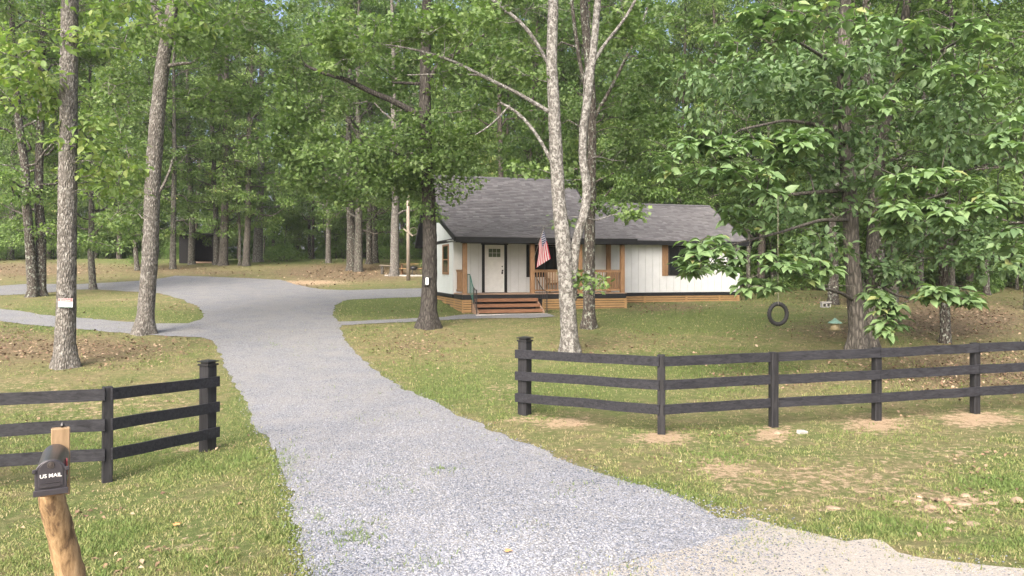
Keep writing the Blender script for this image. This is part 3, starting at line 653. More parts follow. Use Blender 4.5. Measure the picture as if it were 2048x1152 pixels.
# ------------------------------------------------------------------ near trees: traced trunks given true distance and thickness
def resample(pts, w_, step):
    P = np.array(pts, float); d = np.r_[0, np.cumsum(np.linalg.norm(np.diff(P, axis=0), axis=1))]; n = max(4, int(d[-1]/step))
    t = np.linspace(0, d[-1], n)
    # smooth interpolation (Catmull-like through cubic of neighbours)
    from numpy import interp
    Q = np.stack([interp(t, d, P[:, i]) for i in range(3)], 1); r = interp(t, d, w_)
    for _ in range(3):
        Q[1:-1] = .25*Q[:-2]+.5*Q[1:-1]+.25*Q[2:]
    return Q, r
class NearTree:
    def __init__(s, name, label, Y, bark, leaf, seed):
        s.rng = np.random.default_rng(seed); s.Y = Y; s.name = name; s.label = label; s.bark = bark; s.leaf = leaf
        s.parts = []; s.tw = []; s.att = []; s.Lv = []; s.base = None
    def trunk(s, pts, seg=22, flare=True, step=.16, Y=None):
        """pts: (px, py, width_px, dY)"""
        P = []; W = []
        for q in pts:
            y = (Y or s.Y)+(q[3] if len(q) > 3 else 0); P.append(at(q[0], q[1], y)); W.append(q[2]/F*y/2)
        Q, r = resample(P, W, step)
        if flare:
            b = np.array([Q[0][0], Q[0][1], zgf(Q[0][0], Q[0][1])])
            if s.base is None: s.base = b
            dz = Q[:, 2]-Q[0, 2]; r = r*(1+.45*np.exp(-dz/.28)); Q[0, 2] = b[2]-.2
        V, Fq = tube_np(Q, r, seg, .022, s.rng)
        if flare:   # buttress the foot
            th = np.arctan2(V[:, 1]-Q[0][1], V[:, 0]-Q[0][0]); dz = V[:, 2]-b[2]; k = .16*np.exp(-np.maximum(dz, 0)/.3)*np.sin(th*4+1.3)
            c = Q[np.clip(np.arange(len(V))//seg, 0, len(Q)-1)]; V[:, :2] += (V[:, :2]-c[:, :2])*k[:, None]
        s.parts.append((V, Fq)); s.att += [(q, rr) for q, rr in zip(Q, r)]
    def limb(s, pts, seg=8): s.trunk(pts, seg, False, .25)
    def twig(s, c, r1=.008):
        A = np.array([a for a, _ in s.att]); rr = np.array([r_ for _, r_ in s.att]); dv = c-A; d = np.linalg.norm(dv, axis=1)
        cost = d+np.maximum(0, -dv[:, 2]+.1)*1.2; i = int(np.argmin(cost)); L = d[i]
        r0 = min(rr[i]*.6, .012+.011*L)
        P = curve_pts(A[i], c, .06, max(4, int(L/.35)), s.rng, .35); s.tw.append(tube_np(P, np.linspace(r0, r1, len(P)), 5)); s.att += [(p, .02) for p in P[1::2]]
    def leaves(s, blobs_, kind='simple', size=.2, dens=60, crad=.55, tb=.5, flat=.5):
        """blobs_: (px, py, rx_px, ry_px, dY, rdepth_m, n clusters)"""
        C = []
        for px, py, rx, ry, dY, rd_, n in blobs_:
            for _ in range(n):
                d = s.rng.normal(0, 1, 3); d /= np.linalg.norm(d); d *= s.rng.random()**.4
                y = s.Y+dY+d[1]*rd_; C.append(at(px+d[0]*rx, py+d[2]*ry, y))
        C = np.array(C); order = np.argsort([np.min(np.linalg.norm(np.array([a for a, _ in s.att[::4]])-c, axis=1)) for c in C])
        for j in order: s.twig(C[j])
        s.Lv.append(cluster_leaves(C, s.rng.uniform(.7, 1.3, len(C))*crad, dens, kind, size, s.rng, flat, tb))
    def big(s, blobs_, size=.27, tb=.5):
        C = []
        for px, py, rx, ry, dY, rd_, n in blobs_:
            for _ in range(n):
                d = s.rng.normal(0, 1, 3); d /= np.linalg.norm(d); d *= s.rng.random()**.4
                C.append(at(px+d[0]*rx, py+d[2]*ry, s.Y+dY+d[1]*rd_))
        C = np.array(C)
        order = np.argsort([np.min(np.linalg.norm(np.array([a for a, _ in s.att[::4]])-c, axis=1)) for c in C])
        for j in order: s.twig(C[j], .006)
        s.Lv.append(rosettes(C, s.rng, size, tb=tb))
    def bare(s, n, lo=4, L=(.5, 1.6)):
        A = [a for a, q in s.att if a[2] > lo]
        for _ in range(n):
            a = A[s.rng.integers(len(A))]; d = s.rng.normal(0, 1, 3)*[1, 1, .45]+[0, 0, .15]; d /= np.linalg.norm(d); l = s.rng.uniform(*L)
            P = curve_pts(a, a+d*l, s.rng.uniform(-.1, .15), 6, s.rng, .45); s.tw.append(tube_np(P, np.linspace(.013, .004, 6), 4))
            for k in (2, 3, 4):
                q = P[k]; e2 = d+s.rng.normal(0, .7, 3); e2 /= np.linalg.norm(e2); s.tw.append(tube_np(curve_pts(q, q+e2*l*.4, .05, 4, s.rng, .4), np.linspace(.007, .003, 4), 3))
    def build(s):
        s.bare(45)
        e = empty(s.name, s.base, 0, s.label, 'tree'); b = s.base
        V, Fq = cat_np(s.parts+s.tw); o = link('trunk', mesh_np('trunk', V-b, Fq), M[s.bark], e, True)
        Vs = []; Fs = []; Ts = []; n = 0
        for V, Fq, T in s.Lv: Vs.append(V); Fs.append(Fq+n); Ts.append(T); n += len(V)
        if Vs: link('crown', mesh_np('crown', np.concatenate(Vs)-b, np.concatenate(Fs), np.concatenate(Ts)), M[s.leaf], e)
        return e
def gy_of(px, py): return hit(px, py)[1]

# T1 left straight trunk with the sign
YA = gy_of(132, 735)
t = NearTree('sign_tree', 'straight pale grey trunk with the no trespassing sign nailed to it', YA, 'bark_grey', 'leaf_mid', 31)
t.trunk([(132, 735, 42), (130, 690, 38), (133, 600, 35), (134, 480, 34), (135, 380, 34), (137, 250, 32), (138, 120, 32), (140, 0, 30), (141, -180, 27), (143, -420, 22)])
t.leaves([(330, 10, 150, 60, 3, 2, 14), (30, 100, 80, 60, -1.5, 1, 9), (60, 170, 90, 50, 0, 1.5, 9), (170, 300, 90, 60, .5, 1.2, 13), (110, 210, 90, 40, .5, 1.2, 8), (200, 60, 90, 50, .5, 1.5, 8), (215, 360, 60, 70, 1, 1, 8), (140, -150, 260, 120, 0, 3, 30)], 'big', .24, 26, .6, .62, .35)
t.build()
# T2 leaning trunk
YB = gy_of(288, 668)
t = NearTree('leaning_tree', 'long grey trunk leaning right beside the gravel loop, a bare stub halfway up', YB, 'bark_grey', 'leaf_bright', 32)
t.trunk([(288, 668, 37), (292, 620, 31), (300, 520, 30), (303, 440, 29), (306, 350, 30), (315, 230, 28), (325, 130, 26), (338, 50, 23), (350, -20, 21), (375, -160, 18), (400, -330, 14)])
t.limb([(327, 135, 9), (345, 126, 8), (362, 125, 7), (382, 126, 5)]); t.limb([(330, 60, 14), (312, 20, 12), (295, -20, 10)]); t.limb([(312, 395, 7), (330, 370, 6), (342, 345, 5), (345, 320, 4)])
t.limb([(303, 425, 9), (312, 432, 8), (316, 412, 4)], 8)
t.leaves([(480, 40, 160, 90, 3, 3, 30), (300, 10, 120, 60, 3, 2, 14), (250, 320, 70, 80, 1, 1.5, 12), (400, 60, 110, 60, 0, 2, 18), (240, 60, 80, 60, .5, 2, 12), (430, 180, 70, 60, 1, 2, 10), (240, 190, 60, 60, 1.5, 1.5, 9), (380, -120, 220, 100, 0, 3, 26), (260, 440, 60, 40, 2, 1.2, 7)], 'lobed', .17, 75, .62, .5)
t.build()
# T3 oak left of the cabin
YC = gy_of(858, 656)
t = NearTree('oak_tree', 'dark barked oak with flared foot standing before the left corner of the cabin', YC, 'bark_oak', 'leaf_oak', 33)
t.trunk([(857, 656, 40), (857, 625, 33), (859, 560, 30), (860, 480, 28), (858, 400, 27), (852, 320, 26), (850, 240, 25), (850, 160, 22), (852, 60, 20), (856, -60, 17), (860, -250, 12)])
t.limb([(848, 238, 15), (820, 220, 13), (780, 198, 12), (735, 182, 11), (690, 155, 9), (650, 150, 7), (610, 130, 5)])
t.limb([(852, 170, 10), (880, 120, 8), (930, 100, 6), (980, 60, 4)]); t.limb([(848, 168, 8), (815, 166, 6), (785, 165, 4)]); t.limb([(848, 330, 9), (820, 318, 7), (780, 300, 5), (735, 290, 4)]); t.limb([(858, 340, 9), (866, 310, 7), (880, 285, 5)])
t.leaves([(640, 280, 110, 90, 0, 2.2, 30), (760, 310, 110, 70, -.5, 2, 28), (560, 220, 80, 110, .5, 2, 18), (700, 90, 120, 60, 0, 2, 22), (880, 345, 75, 55, -.6, 1, 14), (860, 275, 90, 50, -.5, 1.5, 14), (930, 300, 70, 60, 0, 1.6, 10), (690, 380, 90, 30, 1, 2, 12), (800, 370, 60, 25, .5, 1.2, 8), (950, 170, 90, 90, .5, 2, 18), (540, 90, 70, 60, 1, 2, 10), (800, -120, 300, 110, 0, 3.5, 40), (870, 415, 26, 18, -.3, .3, 2), (770, 180, 80, 50, 1.5, 1.5, 10), (620, 200, 70, 70, 2, 1.5, 12), (930, 20, 110, 60, 2, 2, 16), (600, 330, 60, 50, 1, 1.5, 10), (830, 130, 70, 60, 1, 1.5, 10)], 'lobed', .16, 92, .72, .45)
t.build()
# T4 pale twin-stem tree
YD = gy_of(1140, 706)
t = NearTree('pale_twin_tree', 'pale mottled tree forking into two tall stems in front of the cabin porch', YD, 'bark_pale', 'leaf_bright', 34)
t.trunk([(1140, 706, 33), (1137, 640, 33), (1132, 560, 32), (1126, 480, 31), (1117, 400, 27), (1112, 300, 27), (1108, 215, 24), (1103, 120, 22), (1106, 30, 21), (1108, -80, 18), (1110, -260, 13)])
t.trunk([(1143, 600, 22, .05), (1146, 540, 19, .05), (1152, 480, 18), (1170, 425, 19), (1175, 370, 18), (1165, 330, 16), (1166, 260, 17), (1176, 190, 16), (1186, 110, 15), (1194, 20, 14), (1202, -80, 12), (1214, -240, 8)], 16, False)
t.limb([(1110, 340, 8), (1085, 285, 7), (1060, 250, 7), (1028, 215, 6), (1000, 205, 5)]); t.limb([(1100, 225, 9), (1060, 200, 8), (1020, 178, 7), (960, 150, 7), (900, 118, 6), (820, 96, 4), (760, 88, 3)]); t.limb([(1108, 150, 8), (1080, 95, 7), (1050, 50, 8), (1010, 20, 8), (980, -5, 7)])
t.limb([(1184, 130, 8), (1205, 90, 7), (1235, 60, 6), (1262, 20, 6), (1280, -20, 5)]); t.limb([(1020, 210, 4), (975, 262, 3), (950, 270, 2)]); t.limb([(960, 150, 4), (880, 148, 3), (815, 150, 2)])
t.limb([(1186, 90, 4), (1168, 150, 3), (1166, 200, 2)])
t.leaves([(760, 60, 120, 55, .0, 1.2, 14), (640, 60, 50, 40, 0, 1, 5), (690, 115, 60, 30, 0, 1, 5), (950, 40, 100, 40, 0, 1.5, 8), (880, 130, 60, 30, 0, 1, 4), (1150, 560, 14, 30, .3, .3, 2), (1185, 565, 25, 12, .2, .3, 2), (1140, 445, 24, 10, .5, .3, 1), (1125, 370, 25, 40, .8, .4, 2), (1235, 425, 40, 14, .6, .4, 3), (1050, 90, 80, 60, 2, 1.5, 5), (1250, 60, 70, 50, 1, 1.5, 8), (1130, -140, 260, 90, 0, 3, 26), (1060, 340, 24, 14, .2, .5, 2), (840, 40, 130, 45, .3, 1.4, 12), (1000, 20, 80, 40, 1, 1.5, 8), (1040, 150, 60, 40, 1, 1.2, 5), (1250, 40, 80, 45, 2, 1.5, 9)], 'lobed', .17, 60, .5, .55)
t.build()
# T5 dark trunk behind it
YE = gy_of(1178, 657)
t = NearTree('dark_lichen_tree', 'dark lichen-spotted trunk just behind the right stem of the pale forked tree', YE, 'bark_dark', 'leaf_oak', 35)
t.trunk([(1178, 657, 26), (1178, 610, 23), (1179, 520, 22), (1180, 420, 20), (1184, 300, 18), (1183, 200, 19), (1176, 100, 18), (1168, 20, 16), (1165, -90, 14), (1160, -260, 10)])
t.limb([(1178, 200, 9), (1160, 130, 8), (1150, 60, 8), (1142, -10, 7)]); t.limb([(1186, 240, 8), (1215, 190, 7), (1250, 120, 6), (1280, 60, 5), (1300, 0, 4)]); t.limb([(1186, 430, 4), (1205, 390, 3), (1225, 375, 2)])
t.leaves([(1180, 60, 200, 90, 4, 3, 26), (1290, 120, 90, 80, 0, 2, 20), (1000, 110, 70, 60, .5, 2, 10), (1240, 240, 70, 80, 1, 2, 14), (1330, 250, 60, 70, .5, 2, 12), (1250, 330, 60, 60, 1.5, 1.5, 8), (1040, 300, 50, 50, 3.5, 1.5, 7), (1180, -140, 260, 90, 0, 3, 30), (1225, 412, 36, 14, -.2, .4, 3), (1090, 250, 45, 60, 3, 1.5, 6)], 'lobed', .16, 85, .7, .5)
t.build()
# T6 right twin trunk by the fence
YF_ = gy_of(1722, 700)
t = NearTree('large_leaf_tree', 'large leafed tree with a double trunk growing just behind the long fence', YF_, 'bark_brown', 'leaf_big', 36)
t.trunk([(1716, 702, 40), (1716, 660, 34), (1710, 600, 31), (1703, 500, 30), (1700, 400, 29), (1694, 320, 28), (1690, 240, 26), (1686, 140, 24), (1690, 40, 22), (1695, -80, 18), (1700, -260, 12)])
t.trunk([(1742, 703, 30, .3), (1738, 660, 26, .35), (1742, 590, 24, .6), (1746, 480, 24, 1.2), (1750, 380, 24, 1.6), (1762, 280, 24, 1.8), (1785, 180, 20, 1.8), (1805, 80, 18, 1.8), (1820, -40, 14, 1.8), (1840, -200, 9, 1.8)], 16, True)
t.limb([(1695, 290, 9, 0), (1640, 250, 8, -1.5), (1570, 240, 6, -3.2), (1480, 260, 5, -5)]); t.limb([(1700, 440, 8, 0), (1640, 440, 7, -1.5), (1560, 465, 6, -3.5), (1460, 490, 4, -5)])
t.limb([(1708, 600, 8), (1680, 585, 7, -1), (1640, 575, 5, -2.5), (1580, 550, 4, -4)]); t.limb([(1690, 150, 9), (1640, 110, 7, -2), (1590, 80, 5, -4.5)])
t.limb([(1748, 430, 9, 1), (1800, 420, 7, -1), (1850, 400, 6, -3.5), (1920, 380, 5, -5)]); t.limb([(1745, 560, 7, 1), (1790, 590, 5, -1), (1840, 600, 4, -3)]); t.limb([(1790, 160, 8, 1.8), (1850, 120, 6, -1), (1920, 80, 5, -4)])
t.limb([(1696, 380, 9, 0), (1640, 384, 8, -.5), (1590, 388, 7, -1), (1540, 394, 5, -1.3)])
B = [(1400, 285, 50, 26, -6, .7, 10), (1480, 290, 60, 30, -6, .8, 11), (1590, 280, 70, 28, -5.5, .8, 13), (1440, 345, 60, 26, -6, .8, 12), (1520, 365, 55, 35, -6, .8, 9), (1560, 330, 60, 30, -5, .8, 9), (1350, 330, 40, 40, -4, .6, 6),
     (1420, 490, 55, 28, -6, .6, 9), (1395, 525, 36, 24, -6.2, .5, 7), (1455, 520, 30, 28, -5.5, .5, 5), (1560, 525, 60, 26, -5.5, .7, 12), (1630, 540, 45, 22, -5, .6, 8), (1520, 570, 55, 18, -5.5, .6, 8), (1480, 430, 60, 30, -4, .8, 7),
     (1800, 360, 60, 30, -5.5, .8, 10), (1880, 355, 70, 28, -5.5, .8, 11), (1830, 415, 70, 24, -6, .7, 14), (1900, 425, 60, 24, -6, .7, 12), (1985, 400, 50, 40, -6, .8, 10), (1790, 450, 40, 22, -5.5, .6, 6),
     (1870, 585, 38, 18, -6, .5, 9), (1930, 595, 45, 20, -6, .5, 9), (1768, 610, 36, 20, -5, .4, 7), (1780, 650, 30, 22, -5, .3, 6), (1745, 590, 26, 14, -4, .4, 3),
     (1550, 60, 70, 45, -5, 1, 12), (1620, 30, 60, 30, -5, 1, 8), (1520, 20, 60, 30, -4.5, 1, 7), (1460, 100, 50, 50, -3, 1, 6), (1740, 40, 60, 30, -5, 1, 8), (1830, 60, 50, 40, -5, 1, 7), (1960, 60, 60, 40, -5, 1, 9), (1760, 195, 50, 30, -4.5, .8, 6), (1860, 130, 60, 30, -5, 1, 7), (1950, 160, 60, 50, -5, 1, 8), (2030, 280, 40, 60, -6, .8, 9), (2030, 470, 40, 60, -6, .8, 7), (1690, 210, 40, 40, -3, .8, 5)]
t.big([(a, b, c, d, e, f, int(n*1.8)) for a, b, c, d, e, f, n in B], .34, .52)
t.leaves([(1600, 180, 150, 110, 0, 2.5, 30), (1850, 230, 180, 130, 1, 2.5, 40), (1900, 480, 140, 60, 1, 2.2, 24), (1600, 420, 120, 60, 0, 2.2, 16), (1440, 180, 90, 90, 1, 2, 14), (1980, 330, 100, 120, 2, 2.5, 20), (1650, 340, 80, 60, .5, 1.5, 10), (1780, 540, 60, 40, .5, 1, 8), (1930, 250, 120, 160, -2.5, 1.5, 16), (1720, 330, 60, 100, -1.5, 1, 9), (1700, 120, 120, 90, -2, 1.5, 12), (1560, 150, 120, 90, -2, 1.5, 12), (1980, 520, 90, 50, -1, 1.5, 10), (1750, -150, 330, 110, 0, 3.5, 34), (1620, 500, 60, 30, -1, 1.2, 6)], 'big', .25, 42, .72, .32, .4)
t.build()

# ------------------------------------------------------------------ cabin (local axes: x along the front, y into the depth, z up; ground about 0)
HZ = 1.0
cab = empty('cabin', (P0[0], P0[1], HZ), HA, 'small white cabin with grey shingle roof, cedar porch and black trim', 'cabin')
def gl(u, v_): q = P0+UD*u+VD*v_; return zgf(q[0], q[1])-HZ
def wl(u, v_, z): q = P0+UD*u+VD*v_; return np.array([q[0], q[1], HZ+z])
FL = .82; EV = 3.2; WV = 1.75
def planks(mb, a0, a1, z0, z1f, face, step=.37, gap=.012, off=0):
    """vertical siding boards along a; z1f(a) top height; face(a, d, z) -> xyz where d is outward"""
    a = a0
    while a < a1-.02:
        b = min(a+step, a1); x0, x1 = a+gap/2, b-gap/2
        V = []
        for d in (0, .022):
            for aa, zz in ((x0, z0), (x1, z0), (x1, z1f(x1)), (x0, z1f(x0))): V.append(face(aa, d, zz))
        mb.add(V, [(0, 1, 2, 3), (7, 6, 5, 4), (0, 4, 5, 1), (1, 5, 6, 2), (2, 6, 7, 3), (3, 7, 4, 0)]); a = b
# front wall
wf = link('front_wall', bpy.data.meshes.new('front_wall'), [M['white_siding'], M['groove']], cab)
mb = MB(); planks(mb, 0, 14.3, FL-.06, lambda a: 3.14, lambda a, d, z: (a, WV-d, z)); n1 = len(mb.F)
mb.box(0, 14.3, WV+.001, WV+.12, FL-.06, 3.14)
bpy.data.meshes.remove(wf.data) if False else None
def build2(name, mb, n1, mats, parent):
    me = bpy.data.meshes.new(name); me.from_pydata(mb.V, [], mb.F)
    bm = bmesh.new(); bm.from_mesh(me); bmesh.ops.recalc_face_normals(bm, faces=bm.faces); bm.to_mesh(me); bm.free()
    for i, p in enumerate(me.polygons): p.material_index = 0 if i < n1 else 1
    return link(name, me, mats, parent)
bpy.data.objects.remove(wf)
build2('front_wall', mb, n1, [M['white_siding'], M['groove']], cab)
PROF = [(-.25, EV), (3.3, 4.25), (6.2, 6.5), (10.1, EV)]
def rz_(v_): return float(np.interp(v_, [p[0] for p in PROF], [p[1] for p in PROF]))
mb = MB()
planks(mb, WV+.13, 9.75, FL-.06, lambda a: EV-.14, lambda a, d, z: (-d, a, z))
planks(mb, -.05, 9.75, EV+.02, lambda a: rz_(a)-.10, lambda a, d, z: (-d, a, z), .2)
n1 = len(mb.F); mb.box(.001, .12, WV+.13, 9.75, FL-.06, EV-.13)
mb.prism([(-.05, EV-.12), (-.05, rz_(-.05)-.1), (3.3, 4.15), (6.2, 6.4), (9.75, rz_(9.75)-.1), (9.75, EV-.12)], lambda a, b: (.001, a, b), lambda a, b: (.12, a, b))
build2('gable_wall', mb, n1, [M['side_siding'], M['groove']], cab)
mb = MB(); mb.box(0, 14.3, 9.6, 9.75, FL-.06, 3.14) if False else None
mb = MB(); mb.box(.13, 7.0, 9.6, 9.75, FL-.06, 3.2); mb.box(7.0, 7.12, 8.26, 9.75, FL-.06, 3.2); mb.box(7.12, 14.18, 8.13, 8.25, FL-.06, 3.12); mb.build('rear_wall', M['white_siding'], cab)
mb = MB(); planks(mb, WV+.13, 8.25, FL-.06, lambda a: 3.12+max(0, (1.7-abs(a-5)/3.25*1.7)), lambda a, d, z: (14.3+d, a, z)); mb.box(14.18, 14.299, WV+.13, 8.25, FL-.06, 3.12)
mb.prism([(2.0, 3.13), (5, 4.95), (8.0, 3.13)], lambda a, b: (14.18, a, b), lambda a, b: (14.299, a, b)); mb.build('end_wall', M['white_siding'], cab)
mb = MB(); planks(mb, 3.3, 9.6, 3.3, lambda a: rz_(a)-.1, lambda a, d, z: (6.98+d, a, z)); mb.build('upper_gable_wall', M['white_siding'], cab)
# roof
m = NT('shingle'); c = m.ramp(m.attr('tint'), [(0, (.058, .059, .064)), (.5, (.095, .095, .102)), (1, (.145, .145, .153))]); nn = m.noise(m.coord(), 60, 3, .8)
c = m.mix(m.math('MULTIPLY', nn, .4), c, (.17, .16, .165)); m.bump(nn, .4, .004); M['shingle'] = m.fin(c, .9, .15)
def roof_plane(u0, u1, a, b, rs, th=.09, uclip=None):
    """shingle tabs from eave a=(v,z) up to b=(v,z)"""
    a = np.array(a); b = np.array(b); L = np.linalg.norm(b-a); d = (b-a)/L; nrm = np.array([-d[1], d[0]]); nrm = nrm if nrm[1] > 0 else -nrm
    V = []; T = []; n = int(L/.135); st = L/n
    for i in range(n):
        u = u0-rs.uniform(0, .2)
        while u < u1:
            wd = rs.uniform(.14, .34); x0, x1 = max(u, u0), min(u+wd, u1); u += wd
            if x1-x0 < .01: continue
            h = rs.uniform(.016, .032); lo = a+d*(i*st-.01*(rs.random() < .5)); hi = a+d*((i+1)*st+.01)
            p0 = lo+nrm*h; p1 = hi+nrm*.002; q0 = lo
            V += [(x0, *p0), (x1, *p0), (x1, *p1), (x0, *p1), (x0, *q0), (x1, *q0)]; T += [np.clip(rs.normal(.5, .22), 0, 1)]*6
    k = np.arange(len(V)//6)[:, None]*6
    return np.array(V), np.concatenate([k+[[0, 1, 2, 3]], k+[[4, 5, 1, 0]]]), np.array(T)
def roof(name, planes, slabs):
    rs = np.random.default_rng(3); Vs = []; Fs = []; Ts = []; n = 0
    for p in planes:
        V, Fq, T = roof_plane(*p, rs); Vs.append(V); Fs.append(Fq+n); Ts.append(T); n += len(V)
    rf = link(name, mesh_np(name, np.concatenate(Vs), np.concatenate(Fs), np.concatenate(Ts)), M['shingle'], cab)
    return rf
rf1 = roof('roof', [(-.37, 7.82, (-.27, EV), (3.3, 4.25)), (-.37, 7.22, (3.3, 4.25), (6.2, 6.5)), (-.37, 7.22, (10.12, EV), (6.2, 6.5)), (6.9, 14.62, (1.38, EV), (5, 5.25)), (6.9, 14.62, (8.62, EV), (5, 5.25))], 0)
mb = MB()   # roof deck with rake edges
def slab(poly, u0, u1): mb.prism(poly, lambda a, b: (u0, a, b), lambda a, b: (u1, a, b))
slab([(-.25, EV-.01), (-.25, EV-.09), (3.32, 4.16), (3.3, 4.24)], -.35, 7.8)
slab([(3.3, 4.24), (3.32, 4.16), (6.2, 6.40), (6.2, 6.49)], -.35, 7.2)
slab([(10.1, EV-.01), (10.1, EV-.09), (6.2, 6.40), (6.2, 6.49)], -.35, 7.2)
slab([(1.4, EV-.01), (1.4, EV-.09), (5, 5.15), (5, 5.24)], 6.92, 14.6)
slab([(8.6, EV-.01), (8.6, EV-.09), (5, 5.15), (5, 5.24)], 6.92, 14.6)
mb.build('roof_deck', M['black_trim'], cab)
mb = MB()
for u0, u1, v_, z in ((-.38, 7.24, 6.2, 6.51), (7.24, 14.64, 5, 5.26)):
    s_ = .776 if v_ > 6 else .57
    mb.prism([(v_-.16, z-.16*s_+.03), (v_, z+.035), (v_+.16, z-.16*s_+.03), (v_, z)], lambda a, b: (u0, a, b), lambda a, b: (u1, a, b))
mb.build('ridge_cap', M['shingle'], cab)
mb = MB()
for (u0, u1) in ((-.40, -.352), (7.202, 7.25)):
    mb = MB()
    for a, b in (((3.3, 4.26), (6.2, 6.51)), ((6.2, 6.51), (10.14, EV-.02))): mb.bar((u0/2+u1/2, a[0], a[1]-.1), (u0/2+u1/2, b[0], b[1]-.1), .048, .2)
    if u0 < 0: mb.bar((-.376, -.27, EV-.1), (-.376, 3.3, 4.15), .048, .2)
    mb.build('rake_trim', M['black_trim'], cab)
mb = MB(); mb.bar((7.826, -.27, EV-.1), (7.826, 3.3, 4.15), .048, .2); mb.build('rake_trim', M['black_trim'], cab); mb = MB()
for a, b in (((1.38, EV-.1), (5, 5.15)), ((5, 5.15), (8.62, EV-.1))): mb.bar((14.625, *a), (14.625, *b), .048, .2)
mb.build('rake_trim', M['black_trim'], cab)
mb = MB(); mb.box(-.35, 7.8, -.30, -.255, EV-.24, EV-.012); mb.box(7.84, 14.6, 1.34, 1.398, EV-.2, EV-.012)
mb.box(-.05, 7.5, .02, .2, EV-.26, EV-.13); mb.box(-.024, -.045, -.05, 9.75, EV-.13, EV+.015); mb.box(-.35, 7.2, 10.11, 10.15, EV-.2, EV-.012)
mb.build('fascia', M['black_trim'], cab)
mb = MB(); mb.box(-.33, 7.78, -.25, WV-.03, EV-.125, EV-.10); mb.box(7.84, 14.58, 1.4, WV+.05, EV-.12, EV-.1); mb.build('soffit', M['white_siding'], cab)
# floor band, deck
mb = MB(); mb.box(7.46, 14.34, WV-.05, WV-.023, FL-.22, FL-.062); mb.box(-.05, -.024, WV+.1, 9.75, FL-.2, FL-.062); mb.box(0, 14.3, WV+.1, 8.2, FL-.2, FL-.065); mb.build('floor_band', M['black_trim'], cab)
mb = MB()
for i in range(12): mb.box(-.02, 7.45, -.03+i*.148, -.03+i*.148+.14, FL-.035, FL)
mb.build('deck', M['deck_wood'], cab)
mb = MB(); mb.box(0, 7.43, -.02, .02, FL-.24, FL-.037); mb.box(0, .04, .021, WV, FL-.24, FL-.037); mb.box(7.39, 7.43, .021, WV, FL-.24, FL-.037); mb.build('rim_board', M['black_trim'], cab)
mb = MB()
def slats(ax, a0, a1, fixed, ztop, out):
    """horizontal slats down to the ground; ax 'u' or 'v'"""
    z = ztop
    while True:
        z1 = z-.080; a = a0
        gz = [(gl(q, fixed) if ax == 'u' else gl(fixed, q)) for q in np.linspace(a0, a1, 12)]
        if z < min(gz): break
        qs = np.linspace(a0, a1, 12); okq = [q for q, g in zip(qs, gz) if z > g+.01]
        if okq:
            b0, b1 = min(okq), max(okq)
            if ax == 'u': mb.box(b0, b1, fixed+out-.01, fixed+out+.01, z1, z)
            else: mb.box(fixed+out-.01, fixed+out+.01, b0, b1, z1, z)
        z = z1-.024
slats('u', 3.5, 7.43, 0, FL-.25, 0.012); slats('u', 0.0, .38, 0, FL-.25, 0.012); slats('u', 7.46, 14.3, WV, FL-.23, -.02); slats('v', .03, 9.7, 0, FL-.25, .02); slats('v', .03, 1.7, 7.43, FL-.25, -.02); slats('v', 1.8, 8.2, 14.3, FL-.23, -.02)
for u in (3.55, 5.5, 7.41): mb.box(u-.05, u+.05, -.024, 0.0, gl(u, 0)-.05, FL-.245)
for u in (7.52, 9.2, 11.4, 13.2, 14.26): mb.box(u-.05, u+.05, WV-.055, WV-.032, gl(u, WV)-.05, FL-.225)
for v_ in (.05, 1.7, 3.7, 5.8, 7.8, 9.7): mb.box(-.012, .008, v_-.045, v_+.045, gl(0, v_)-.05, FL-.245)
mb.build('skirting', M['cedar_h'], cab)
mb = MB(); mb.box(.08, 7.38, .06, .1, -.1, FL-.26); mb.box(7.5, 14.2, WV+.05, WV+.1, 0, FL-.24); mb.box(.06, .1, .12, 9.6, -.1, FL-.26); mb.build('skirting_shade_panel', M['black_trim'], cab)  # added black panels behind the slats, painting the gaps as deep shade
# posts and railings
for u, v_ in ((.12, .12), (3.09, .12), (5.28, .12), (7.30, .12), (7.30, WV-.12)):
    z1 = EV-.262 if v_ < 1 else EV-.13
    MB().box(u-.09, u+.09, v_-.09, v_+.09, FL+.001, z1).build('porch_post', M['cedar'], cab, bevel=.008)
def railing(a, b):
    mb = MB(); a = np.array(a); b = np.array(b); L = np.linalg.norm(b-a); d = (b-a)/L; n = int(L/.115)
    mb.bar((*a, FL+1.0), (*b, FL+1.0), .09, .035); mb.bar((*a, FL+.94), (*b, FL+.94), .035, .08); mb.bar((*a, FL+.12), (*b, FL+.12), .035, .08)
    for i in range(1, n):
        p = a+d*L*i/n; mb.box(p[0]-.017, p[0]+.017, p[1]-.017, p[1]+.017, FL+.16, FL+.90)
    mb.build('railing', M['cedar'], cab)
railing((3.19, .12), (5.18, .12)); railing((5.38, .12), (7.2, .12)); railing((7.30, .22), (7.30, WV-.22)); railing((.12, .22), (.12, WV-.05))
